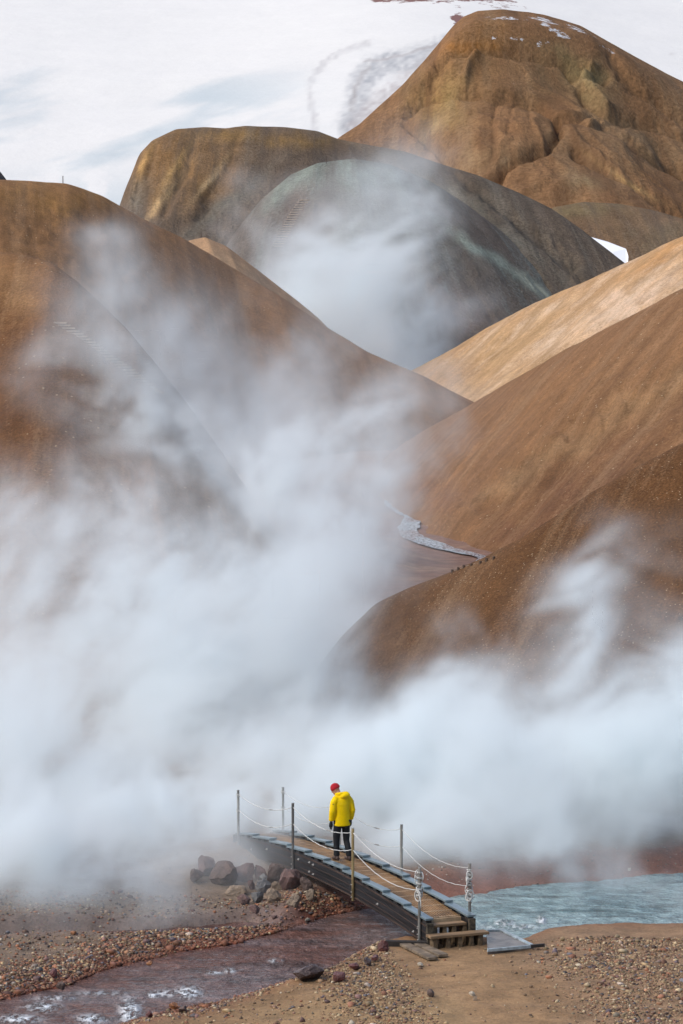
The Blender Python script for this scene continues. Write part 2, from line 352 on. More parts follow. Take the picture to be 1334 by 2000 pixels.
# brown back of the dome
hill('hill', [(200, 520, 384), (228, 425, 386), (236, 400, 388), (246, 372, 390), (262, 335, 392), (276, 300, 394), (300, 274, 396), (345, 253, 398), (400, 248, 400), (440, 250, 401), (480, 245, 402), (560, 249, 404), (620, 257, 406), (660, 272, 408), (720, 284, 408), (790, 296, 407), (860, 318, 404), (930, 342, 400), (1000, 372, 396), (1070, 406, 392), (1130, 446, 388), (1180, 484, 385), (1222, 518, 383), (1290, 575, 380)],
     ((.05, -1), (-.05, -1), (0, -1), (.04, -1), (.14, -.99), (.14, -.99)), 100, 70, (.75, .6, .5, .42, .42, .5, .5), 7, m_far, [0.132, 0.102, 0.079], [
         (340, 320, 90, 70, -30, (.26, .15, .062), 1.1), (420, 330, 110, 70, -30, (.22, .135, .065), 1.0), (560, 265, 200, 16, 0, (.25, .16, .065), 1.0),
         (320, 390, 60, 9, -52, (.50, .35, .19), 1.3), (350, 320, 60, 7, -58, (.46, .30, .13), 1.2), (285, 320, 40, 7, -65, (.44, .28, .12), 1.2), (410, 350, 50, 6, -50, (.46, .34, .2), 1.1), (440, 410, 120, 14, -42, (0.158, 0.169, 0.152), .8), (270, 380, 30, 18, -40, (0.158, 0.163, 0.146), .7),
         (1020, 480, 220, 90, 38, (.085, .078, .065), .9), (880, 400, 120, 60, 38, (.09, .085, .072), .8),  # right side facing away from the sun, its shade painted as darker colour
         (760, 300, 130, 16, 8, (0.140, 0.088, 0.046), .8), (1000, 440, 130, 40, 35, (0.117, 0.100, 0.085), .8), (830, 340, 120, 12, 25, (0.181, 0.169, 0.140), .7), (960, 430, 150, 9, 38, (0.175, 0.175, 0.152), .7)],
     n=560, m=280, amp=1.4, freq=.04, gully=1.7, gfreq=.06, edge=.22, seed=29, cm=(1.08, 1.0, .88), carve=[([(300, 280), (290, 330), (262, 380)], 6, .9, .1), ([(380, 262), (360, 330), (320, 410)], 8, 1.0, .08), ([(470, 250), (440, 330), (390, 420)], 10, 1.0, .05), ([(700, 290), (820, 350), (940, 450), (1060, 560)], 9, 1.8, .15), ([(880, 330), (1000, 420), (1120, 520)], 8, 1.4, .1)])
# lower fold of the far peak
hill('hill', [(1000, 520, 450), (1040, 440, 455), (1080, 405, 458), (1140, 394, 460), (1210, 398, 460), (1270, 410, 458), (1334, 428, 456), (1500, 500, 450), (1700, 600, 440)],
     (.1, -.99), 60, 50, .5, 8, m_far, [0.184, 0.122, 0.075], [(1140, 410, 90, 16, 0, (.190, .163, .088), .8), (1180, 450, 60, 22, 20, (.163, .116, .068), .7), (1300, 470, 80, 30, 20, (.177, .150, .102), .7)], n=260, m=140, amp=.9, freq=.05, gully=1.0, gfreq=.05, edge=.1, seed=31)
# far peak
def pk(s, t):                                           # terraces and folds of the peak
    return 3.0 * np.exp(-((t - .13) / .05) ** 2) * np.exp(-((s - .45) / .22) ** 2) + 3.5 * np.exp(-((t - .42 + .18 * (s - .4)) / .09) ** 2) * np.exp(-((s - .42) / .2) ** 2) - 4 * np.exp(-((s - .55 - .22 * t) / .03) ** 2) * sst(.15, .4, t)
hill('hill', [(560, 420, 560), (620, 310, 566), (662, 270, 570), (705, 243, 575), (745, 206, 580), (790, 165, 586), (832, 118, 590), (860, 84, 594), (885, 52, 597), (905, 33, 599), (932, 21, 600), (980, 18, 602), (1060, 29, 604), (1130, 49, 606), (1190, 84, 607), (1250, 120, 608), (1290, 144, 608), (1334, 166, 608), (1500, 270, 606), (1750, 430, 600)],
     ((-.1, -1), (-.1, -1), (.05, -1), (.25, -.97), (.4, -.92)), 150, 90, (.75, .62, .52, .50, .5, .5), 10, m_peak, [0.194, 0.112, 0.058], [
         (880, 190, 60, 100, 30, (.245, .143, .058), .7), (920, 92, 60, 12, 0, (.313, .143, .037), .9), (950, 60, 70, 25, 0, (.231, .122, .048), .8), (870, 205, 30, 60, 35, (.286, .218, .095), .7), (860, 230, 60, 10, -58, (.340, .245, .129), .6),
         (1130, 130, 60, 18, 30, (.231, .197, .095), .9), (1155, 170, 26, 50, -20, (.272, .231, .122), .8), (1080, 150, 60, 50, 0, (.184, .136, .075), .7), (940, 300, 90, 20, -10, (.299, .211, .122), .7), (980, 320, 40, 10, -20, (.340, .245, .150), .7),
         (1160, 250, 160, 60, 20, (.190, .116, .061), .6), (1250, 270, 80, 30, 40, (.211, .163, .102), .7), (1230, 355, 60, 5, 32, (.374, .245, .109), .9), (1160, 310, 30, 4, 30, (.374, .245, .109), .7), (1150, 350, 40, 18, 10, (.204, .184, .116), .7),
         (1030, 250, 90, 50, 0, (.211, .119, .061), .7), (1290, 200, 60, 60, 0, (.184, .102, .051), .6), (820, 180, 40, 60, 40, (.224, .150, .068), .6),
         ],
     n=640, m=380, amp=3.2, freq=.022, gully=2.8, gfreq=.035, edge=.35, seed=37, cm=(1.32, 1.22, 1.08), curve=pk, snow=[(985, 36, 60, 5, 4, .9), (1000, 75, 50, 6, 4, 1.0), (1060, 38, 50, 6, 12, 1.0), (1085, 60, 50, 9, 28, 1.0), (1130, 60, 40, 6, 25, 1.0), (1180, 92, 40, 5, 32, .8), (900, 92, 20, 4, 0, .7), (1060, 85, 30, 6, 0, .7), (1000, 165, 60, 4, 5, .5)], carve=[
         ([(800, 205), (840, 190), (880, 182), (930, 183), (990, 190), (1050, 205), (1088, 228), (1094, 255), (1070, 285), (1020, 308), (985, 322), (970, 350), (950, 370)], 7, 3.2, .3),
         ([(850, 118), (885, 96), (930, 92), (985, 98), (1040, 108), (1100, 118), (1180, 150)], 8, 2.8, .2), ([(966, 200), (962, 240), (966, 275)], 3, .5, .3), ([(1000, 205), (990, 262)], 3, .35, .2), ([(1030, 205), (1036, 250)], 3, .35, .2),  # terrace shadow line: carved, with its shade also darkened into the colour
         ([(1094, 228), (1150, 235), (1210, 250), (1260, 300), (1334, 340)], 7, 2.4, .2), ([(1110, 120), (1140, 190), (1200, 226), (1280, 240), (1334, 262)], 9, 3.0, .1), ([(1120, 300), (1180, 320), (1230, 348), (1280, 390), (1334, 420)], 8, 2.6, .15),
         ([(790, 235), (850, 290), (900, 335), (960, 385)], 6, 2.0, .15), ([(1190, 100), (1230, 160), (1290, 200), (1334, 230)], 8, 2.6, .1), ([(860, 130), (820, 190), (760, 240), (720, 262)], 10, 2.4, .0), ([(1160, 130), (1130, 160), (1190, 210)], 7, -3.0, 0), ([(930, 110), (910, 150), (900, 175)], 8, -2.5, 0)])

# snow slope that fills the view behind everything
m_snow, t, b = mat('snow'); b.inputs['Roughness'].default_value = .8; b.inputs['Specular IOR Level'].default_value = .2
a_ = N(t, 'ShaderNodeAttribute', attribute_name='col'); tc = N(t, 'ShaderNodeTexCoord').outputs['Object']
n1 = noise(t, tc, .05, 6, .6, (1, .5, 1)); n2 = noise(t, tc, .3, 5, .65, (1, .6, 1))
t.links.new(mixc(t, 1.0, mixc(t, 1.0, a_.outputs['Color'], ramp(t, n1, (.3, .965), (.7, 1.0)), 'MULTIPLY'), ramp(t, n2, (.3, .97), (.7, 1.0)), 'MULTIPLY'), b.inputs['Base Color'])
bump(t, b, n1, .35, 2.0)
def snow_mesh():
    n, m = 520, 620
    tt = np.linspace(0, 1, m) ** 1.25; Yv = 640 + tt * 2600
    s = np.linspace(-1, 1, n)[:, None]
    X = s * (Yv * .26 + 60); Y = Yv + 0 * s
    Z = -6 + (Y - 640) * .19 + 2.2 * fbm(X * .006, Y * .006, 0, 5, 41) * sst(640, 900, Y)
    Z = Z + 10 * np.exp(-((X - 40) / 80) ** 2) * sst(700, 1100, Y)
    V = np.stack([X, Y, Z], -1); U, W = px(V)
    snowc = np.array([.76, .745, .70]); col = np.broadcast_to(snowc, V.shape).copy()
    wu = U + 10 * fbm(U / 40, W / 40, 0, 4, 51); wv = W + 8 * fbm(U / 40, W / 40, 3, 4, 52)
    def blend(mk, c): 
        nonlocal col; mk = np.clip(mk, 0, 1)[..., None]; col = col * (1 - mk) + np.asarray(c) * mk
    # hazy blue-grey shading painted into the snow colour on the lower left
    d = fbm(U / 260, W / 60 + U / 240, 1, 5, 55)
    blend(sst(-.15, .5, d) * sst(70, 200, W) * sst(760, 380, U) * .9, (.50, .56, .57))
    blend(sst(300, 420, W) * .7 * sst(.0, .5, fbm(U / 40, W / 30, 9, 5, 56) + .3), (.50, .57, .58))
    # hollow beside the peak: its shading painted in grey, dirt along the lip
    def line(pts, wdt, c, k, rough=3):
        P = np.asarray(pts, float); dm = np.full(U.shape, 1e9)
        uu = U + rough * fbm(U / 7, W / 7, 4, 3, 58); vv = W + rough * fbm(U / 7, W / 7, 8, 3, 59)
        for a, b2 in zip(P[:-1], P[1:]):
            ab = b2 - a; q = np.clip(((uu - a[0]) * ab[0] + (vv - a[1]) * ab[1]) / (ab @ ab), 0, 1)
            dm = np.minimum(dm, np.hypot(uu - a[0] - q * ab[0], vv - a[1] - q * ab[1]))
        blend(sst(wdt, wdt * .3, dm) * k * (.75 + .5 * fbm(U / 6, W / 6, 7, 3, 60)), c)
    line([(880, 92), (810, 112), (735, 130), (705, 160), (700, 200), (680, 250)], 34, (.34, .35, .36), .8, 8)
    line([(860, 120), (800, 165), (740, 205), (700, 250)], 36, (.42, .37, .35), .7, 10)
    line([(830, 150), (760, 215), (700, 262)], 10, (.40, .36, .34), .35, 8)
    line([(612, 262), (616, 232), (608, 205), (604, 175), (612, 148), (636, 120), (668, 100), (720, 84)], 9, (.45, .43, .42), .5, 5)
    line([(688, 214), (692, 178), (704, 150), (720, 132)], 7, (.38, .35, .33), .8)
    line([(712, 118), (740, 118), (790, 106), (850, 88), (868, 78)], 4, (.40, .36, .34), .8, 2)
    rockm = sst(.0, .25, fbm(U / 9, W / 5, 3, 5, 61) * .55 - .85 + 1.35 * np.exp(-((wv + 8 - (U - 880) * .02) / 17) ** 2) * sst(690, 790, wu) * sst(1075, 1000, wu))
    rockm = np.maximum(rockm, sst(.0, .25, fbm(U / 8, W / 7, 5, 5, 62) * .55 - .85 + 1.35 * np.exp(-((U - 893) / 17) ** 2 - ((W - 40) / 17) ** 2)))
    rockm = np.maximum(np.exp(-((W + 6 - (U - 880) * .02) / 24) ** 2) * sst(680, 760, U) * sst(1080, 1000, U), np.exp(-((U - 893) / 18) ** 2 - ((W - 40) / 20) ** 2))
    for (qu, qv) in ((1314, 105), (1250, 70)): blend(np.exp(-((U - qu) / 2.5) ** 2 - ((W - qv) / 2.5) ** 2), (.2, .15, .14)) if qu > 1300 else None
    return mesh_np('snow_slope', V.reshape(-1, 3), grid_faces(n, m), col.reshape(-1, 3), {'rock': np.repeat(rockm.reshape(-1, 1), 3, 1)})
snow_mix(m_snow, .045, 'rock', (.20, .10, .08), .535, .58, (1, .4, 1))
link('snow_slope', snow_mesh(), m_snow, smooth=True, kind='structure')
# snow lying in the gully between dome and peak
P = at(np.array([1120, 1160, 1195, 1228, 1230, 1222, 1200, 1100]), np.array([440, 459, 470, 485, 500, 540, 560, 520]), 415.)
P[:, 1] += np.array([10, 9, 7, 4, 2, -2, -6, -2])
V = np.concatenate([P, P + [0, 0.6, -1.2]]); bmf = [tuple(range(8))] + [tuple(range(15, 7, -1))] + [(i, 8 + i, 8 + (i + 1) % 8, (i + 1) % 8) for i in range(8)]
mm = bpy.data.meshes.new('snow_patch'); mm.from_pydata(V.tolist(), [], bmf)
ca = mm.color_attributes.new('col', 'FLOAT_COLOR', 'POINT'); ca.data.foreach_set('color', [.88, .89, .91, 1] * 16)
link('snow_patch', mm, m_snow, kind='structure')
# dark rock shoulder peeping in at the left edge
hill('hill', [(-300, 200, 470), (-60, 280, 470), (-10, 322, 470), (12, 350, 470), (40, 400, 470)], (.1, -1), 30, 30, .5, 4, m_far, [.11, .10, .10], n=80, m=40, seed=77)

# ------------------------------------------------------------------ valley ground and river
WL = -.38                                               # water level near the bridge
def curve_px(pts, z): return on(np.array([p[0] for p in pts], float), np.array([p[1] for p in pts], float), z)
near_e = curve_px([(-900, 2230), (-300, 2110), (60, 2040), (240, 2002), (330, 1974), (430, 1958), (500, 1938), (560, 1918), (610, 1908), (655, 1900), (700, 1870), (745, 1848), (790, 1838), (860, 1838), (930, 1838), (1010, 1846), (1060, 1830), (1110, 1817), (1200, 1810), (1334, 1812), (1700, 1800), (2300, 1790)], WL)
far_e = curve_px([(-900, 2080), (-300, 1990), (0, 1956), (60, 1938), (130, 1926), (210, 1893), (330, 1864), (430, 1850), (500, 1833), (545, 1822), (590, 1803), (640, 1788), (700, 1777), (800, 1768), (900, 1750), (1050, 1728), (1150, 1718), (1250, 1712), (1334, 1705), (1700, 1670), (2300, 1620)], WL)
ch_a = curve_px([(-200, 1850), (0, 1836), (150, 1826), (300, 1822), (400, 1816), (520, 1806), (600, 1800)], WL)
up_s = curve_px([(560, 1390), (640, 1356), (700, 1310), (760, 1240), (850, 1160), (920, 1082), (860, 1066), (800, 1044), (775, 1030), (800, 1010), (770, 992), (755, 978), (790, 968), (850, 963)], .58)
def seg_dist(X, Y, P):
    dm = np.full(X.shape, 1e9)
    for a, b2 in zip(P[:-1], P[1:]):
        ab = b2[:2] - a[:2]; q = np.clip(((X - a[0]) * ab[0] + (Y - a[1]) * ab[1]) / (ab @ ab), 0, 1)
        dm = np.minimum(dm, np.hypot(X - a[0] - q * ab[0], Y - a[1] - q * ab[1]))
    return dm
def land(X, Y):
    """height of the valley floor, and how far inside the river a point is (metres, negative on land)"""
    wob = .22 * fbm(X * .8, Y * .8, 0, 4, 71) + .10 * fbm(X * 3, Y * 3, 0, 3, 72)
    yn = np.interp(X, near_e[:, 0], near_e[:, 1]); yf = np.interp(X, far_e[:, 0], far_e[:, 1])
    d = np.minimum(Y - yn, yf - Y) + wob * .8
    near = Y < (yn + yf) / 2
    hn = .02 + .10 * fbm(X * .35, Y * .35, 0, 4, 73) + .035 * fbm(X * 2, Y * 2, 0, 4, 74) - .0 * X
    # worn path from the bridge foot towards the lower right, with a bank each side
    pc = 2.15 + (60.0 - Y) * .12; pd = X - pc
    hn = hn - .02 + .10 * sst(1.0, 2.6, np.abs(pd)) * sst(60.4, 57, Y) * sst(-1, 1, pd) - .22 * sst(1.8, 5.5, -pd) * 1.0
    hn = np.where(Y < 56, hn, hn)
    padm = sst(2.6, 1.2, np.hypot((X - 2.3) * .75, Y - 60.2)); hn = hn * (1 - padm) + (-.035) * padm
    hf = .0 + .06 * fbm(X * .5, Y * .5, 0, 4, 75) + .03 * fbm(X * 3, Y * 3, 0, 3, 76)
    bar = sst(-.8, -2.2, X)
    hf = hf - .20 * bar * sst(8, 3, Y - yf)
    hf = hf + .30 * np.exp(-((X + 1.9) / 1.9) ** 2 - ((Y - 70.6) / 2.2) ** 2) + .012 * np.clip(Y - 70, 0, 400)
    da = seg_dist(X, Y, ch_a) + .3 * wob
    hf = hf - .30 * sst(.75, .25, da) * bar
    h = np.where(near, hn, hf)
    sh = sst(1.3, -.0, -d)                              # 0 far on land .. 1 at the edge
    h = h * (1 - sh) + (WL + .02) * sh
    h = np.where(d > 0, WL - .03 - .45 * sst(0, 1.2, d), h)
    du = seg_dist(X, Y, up_s) + .8 * fbm(X * .3, Y * .3, 0, 3, 79)
    h = np.where(Y > 82, h * 1.0 - (h - .50) * sst(4.2, 1.6, du) , h)
    h = np.where(Y > 85, h - .0, h)
    return h, d, near, da, du, pd
def ground_mesh():
    ys = np.r_[np.linspace(30, 52, 20, endpoint=False), np.linspace(52, 74, 330, endpoint=False), np.linspace(74, 220, 260, endpoint=False), np.linspace(220, 3400, 60)]
    n = 760
    s = np.linspace(-1, 1, n)[:, None]; s = np.sign(s) * (.45 * np.abs(s) + .55 * np.abs(s) ** 3)
    X = s * (ys * .25 + 1.5 + np.clip(ys - 90, 0, None) * .6); Y = ys + 0 * s
    X = np.where(Y < 30.01, X * 1.0, X)
    h, d, near, da, du, pd = land(X, Y)
    h = np.where(Y > 220, h - (Y - 220) * .03, h)
    nz = fbm(X * 1.3, Y * 1.3, 0, 5, 81); n2 = fbm(X * .4, Y * .4, 0, 4, 82)
    def mx(c, k, e):
        k = np.clip(k, 0, 1)[..., None]; return c * (1 - k) + np.asarray(e) * k
    col = np.zeros(X.shape + (3,)) + np.array([.24, .145, .072])
    col = mx(col, sst(-.3, .5, nz) * .6, (.28, .18, .10))
    col = mx(col, sst(1.3, .3, np.abs(pd)) * near * sst(61, 59, Y) * .9, (.31, .19, .095))      # trodden path
    col = mx(col, sst(.2, .9, -pd) * sst(5.5, 3.5, -pd) * near * sst(57, 55, Y) * .7, (.32, .21, .105))
    col = mx(col, sst(1.0, 2.0, pd) * near * .7, (.27, .17, .10))
    col = mx(col, (~near) * 1.0, (.19, .125, .085)); col = mx(col, (~near) * sst(0, .5, n2) * .6, (.17, .085, .06))
    col = mx(col, (~near) * sst(-.8, -2.2, X) * sst(1.5, 3.2, -d) * .75, (.20, .15, .105))      # greenish silt
    col = mx(col, (~near) * sst(66.5, 69, Y) * sst(3, 1, X) * .6, (.25, .15, .08))             # ochre silt below the rocks
    col = mx(col, sst(2.0, .1, -d) * (.75 + .3 * nz), (.19, .055, .03))                       # iron-red margins
    col = mx(col, (~near) * sst(1, 4, X) * sst(2.6, .3, -d) * .9, (.26, .12, .085))
    col = mx(col, (~near) * sst(2.2, 4.5, -d) * sst(0, 3, X), (.20, .15, .13))
    col = mx(col, sst(1.2, .5, da) * (~near) * sst(-.5, -1.5, X) * .7, (.2, .15, .13))
    col = mx(col, (Y > 82) * 1.0, (.275, .165, .105))
    col = mx(col, (Y > 82) * sst(5.5, 2.5, du) * (.8 + .4 * n2), (.21, .12, .09))
    col = mx(col, (Y > 82) * sst(.1, .5, n2) * .5, (.36, .23, .14))
    V = np.stack([X, Y, h], -1)
    return mesh_np('ground', V.reshape(-1, 3), grid_faces(n, len(ys)), col.reshape(-1, 3), {'flow': np.stack([X, Y, 0 * X], -1).reshape(-1, 3)})
m_ground, t, b = mat('stony_soil'); b.inputs['Roughness'].default_value = .9; b.inputs['Specular IOR Level'].default_value = .25
a_ = N(t, 'ShaderNodeAttribute', attribute_name='col'); tc = N(t, 'ShaderNodeTexCoord').outputs['Object']
n1 = noise(t, tc, 1.6, 8, .65); n2 = noise(t, tc, 14, 6, .7)
vo = N(t, 'ShaderNodeTexVoronoi', feature='F1'); vo.inputs['Scale'].default_value = 16; t.links.new(tc, vo.inputs['Vector'])
sp = mixc(t, ramp(t, vo.outputs['Distance'], (.22, .75), (.34, 0.0)), (1, 1, 1), mixc(t, ramp(t, noise(t, tc, 1.1, 3), (.45, 0.0), (.6, 1.0)), (1, 1, 1), mixc(t, .55, vo.outputs['Color'], (1.1, 1.0, .9))))
c = mixc(t, 1.0, mixc(t, 1.0, a_.outputs['Color'], ramp(t, n1, (.28, .68), (.72, 1.3)), 'MULTIPLY'), ramp(t, n2, (.3, .75), (.7, 1.22)), 'MULTIPLY')
t.links.new(mixc(t, 1.0, c, sp, 'MULTIPLY'), b.inputs['Base Color'])
bump(t, b, math_(t, 'ADD', math_(t, 'MULTIPLY', n2, .6), n1), .9, .05)
link('ground', ground_mesh(), m_ground, smooth=True, kind='structure')

def water_mat(name):
    m, t, b = mat(name); b.inputs['Roughness'].default_value = .16; b.inputs['IOR'].default_value = 1.33; b.inputs['Specular IOR Level'].default_value = .5
    a_ = N(t, 'ShaderNodeAttribute', attribute_name='col'); tc = N(t, 'ShaderNodeTexCoord').outputs['Object']
    mp = (.85, .95, 1)
    n1 = noise(t, tc, 2.6, 5, .6, mp); n2 = noise(t, tc, 9, 4, .6, mp)
    f = N(t, 'ShaderNodeAttribute', attribute_name='foam'); fs = N(t, 'ShaderNodeSeparateXYZ'); t.links.new(f.outputs['Vector'], fs.inputs[0])
    fm = math_(t, 'MULTIPLY', ramp(t, noise(t, tc, 7, 7, .75, (1, .42, 1)), (.44, 0.0), (.52, 1.0)), fs.outputs[0])
    c = mixc(t, 1.0, a_.outputs['Color'], ramp(t, n1, (.32, .6), (.68, 1.35)), 'MULTIPLY')
    c = mixc(t, fm, c, (.8, .84, .86)); t.links.new(c, b.inputs['Base Color'])
    t.links.new(math_(t, 'ADD', .14, math_(t, 'MULTIPLY', fm, .6)), b.inputs['Roughness'])
    bump(t, b, math_(t, 'ADD', math_(t, 'ADD', n1, math_(t, 'MULTIPLY', n2, .45)), math_(t, 'MULTIPLY', fm, .5)), 1.0, .22); return m
m_water = water_mat('river_water')
def water_mesh():
    ys = np.linspace(46, 76, 420); n = 620
    s = np.linspace(-1, 1, n)[:, None]; s = s * (.5 + .5 * s * s); X = s * (ys * .25 + 1.0); Y = ys + 0 * s
    Z = WL + .022 * fbm(X * 1.1, Y * 2.6, 0, 4, 85) + .012 * fbm(X * 4, Y * 8, 0, 3, 86)
    V = np.stack([X, Y, Z], -1); U, W = px(V)
    k = sst(1.2, 2.6, X + .5 * fbm(X * .5, Y * .5, 0, 4, 87))[..., None]
    edge = sst(59.5, 61.5, Y + .6 * fbm(X * .7, Y * 1.4, 0, 4, 88))[..., None]
    br = np.array([.13, .058, .040]); mv = np.array([.16, .105, .095]); bl = np.array([.31, .42, .43])
    col = br + (mv - br) * sst(-.5, .5, fbm(X * .5, Y * 1.2, 0, 4, 89))[..., None]
    col = col * (1 - k) + (mv * (1 - edge) + bl * edge) * k
    col = col * (1 - .5 * sst(.1, .7, fbm(X * .9, Y * 2.8, 0, 5, 90)))[..., None]
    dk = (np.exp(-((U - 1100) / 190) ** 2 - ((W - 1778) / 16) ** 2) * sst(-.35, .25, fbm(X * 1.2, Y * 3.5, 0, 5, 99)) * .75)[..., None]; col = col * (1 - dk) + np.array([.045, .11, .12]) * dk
    fo = np.zeros(X.shape)
    for (u, v, ru, rv, q) in ((255, 1975, 16, 20, 1), (180, 1990, 22, 7, .9), (370, 1938, 18, 9, 1), (330, 1940, 40, 6, .5), (300, 1944, 12, 4, .8), (85, 1968, 26, 7, .9), (40, 1990, 30, 6, .9), (450, 1896, 8, 4, .9), (420, 1900, 14, 3, .7), (538, 1877, 10, 3, .7), (985, 1803, 14, 5, 1), (1058, 1798, 7, 8, .9), (1022, 1810, 9, 4, .8), (640, 1900, 10, 4, .5), (200, 1940, 40, 4, .4), (1000, 1810, 60, 5, .35), (110, 1950, 30, 4, .5)):
        fo = np.maximum(fo, q * np.exp(-(((U - u) / ru) ** 2 + ((W - v) / rv) ** 2) * .8))
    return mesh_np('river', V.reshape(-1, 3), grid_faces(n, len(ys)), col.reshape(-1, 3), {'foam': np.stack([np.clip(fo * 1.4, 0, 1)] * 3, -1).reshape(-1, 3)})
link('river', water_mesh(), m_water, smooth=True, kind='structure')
# upstream reach that winds out from behind the near spur
def stream():
    cu = [(560, 1400, 26), (640, 1356, 26), (700, 1312, 20), (780, 1230, 18), (870, 1150, 14), (950, 1088, 10), (905, 1079, 22), (868, 1070, 24), (836, 1060, 24), (806, 1048, 20), (795, 1036, 19), (802, 1022, 20), (806, 1010, 16), (792, 1001, 18), (774, 990, 17), (764, 980, 15), (768, 973, 18), (790, 968, 24), (820, 965, 20), (850, 963, 10)]
    P = on(np.array([c[0] for c in cu], float), np.array([c[1] for c in cu], float), .58); W_ = np.array([c[2] for c in cu]) / FPX * P[:, 1]
    d = np.r_[0, np.cumsum(np.linalg.norm(np.diff(P, axis=0), axis=1))]; q = np.linspace(0, d[-1], 260)
    Q = np.stack([np.interp(q, d, P[:, k]) for k in range(3)], 1); Wd = np.interp(q, d, W_)
    ker = np.hanning(15); ker /= ker.sum()
    for k in range(2): Q[7:-7, k] = np.convolve(Q[:, k], ker, 'valid')
    j = np.linspace(-1, 1, 24)
    X = Q[:, None, 0] + j * Wd[:, None] * (1 + .22 * fbm(q * .5, 0 * q, 0, 3, 95))[:, None]
    Y = Q[:, None, 1] + 0 * X + .5 * fbm(X * 1.2, Q[:, None, 1] * .3, 0, 3, 98)
    Z = .58 + .02 * fbm(X * 1.5, Y * .6, 0, 3, 96)
    V = np.stack([X, Y, Z], -1)
    col = np.zeros(V.shape) + np.array([.40, .47, .50]); k = sst(-.05, .25, fbm(X * 1.6, Y * .5, 0, 5, 97))[..., None]; col = col * (1 - k) + np.array([.25, .15, .12]) * k
    return mesh_np('stream', V.reshape(-1, 3), grid_faces(260, 24), col.reshape(-1, 3), {'foam': np.full((260 * 24, 3), .55)})
link('stream', stream(), m_water, smooth=True, kind='structure')
def gz(x, y): return float(land(np.array([x * 1.0]), np.array([y * 1.0]))[0][0])
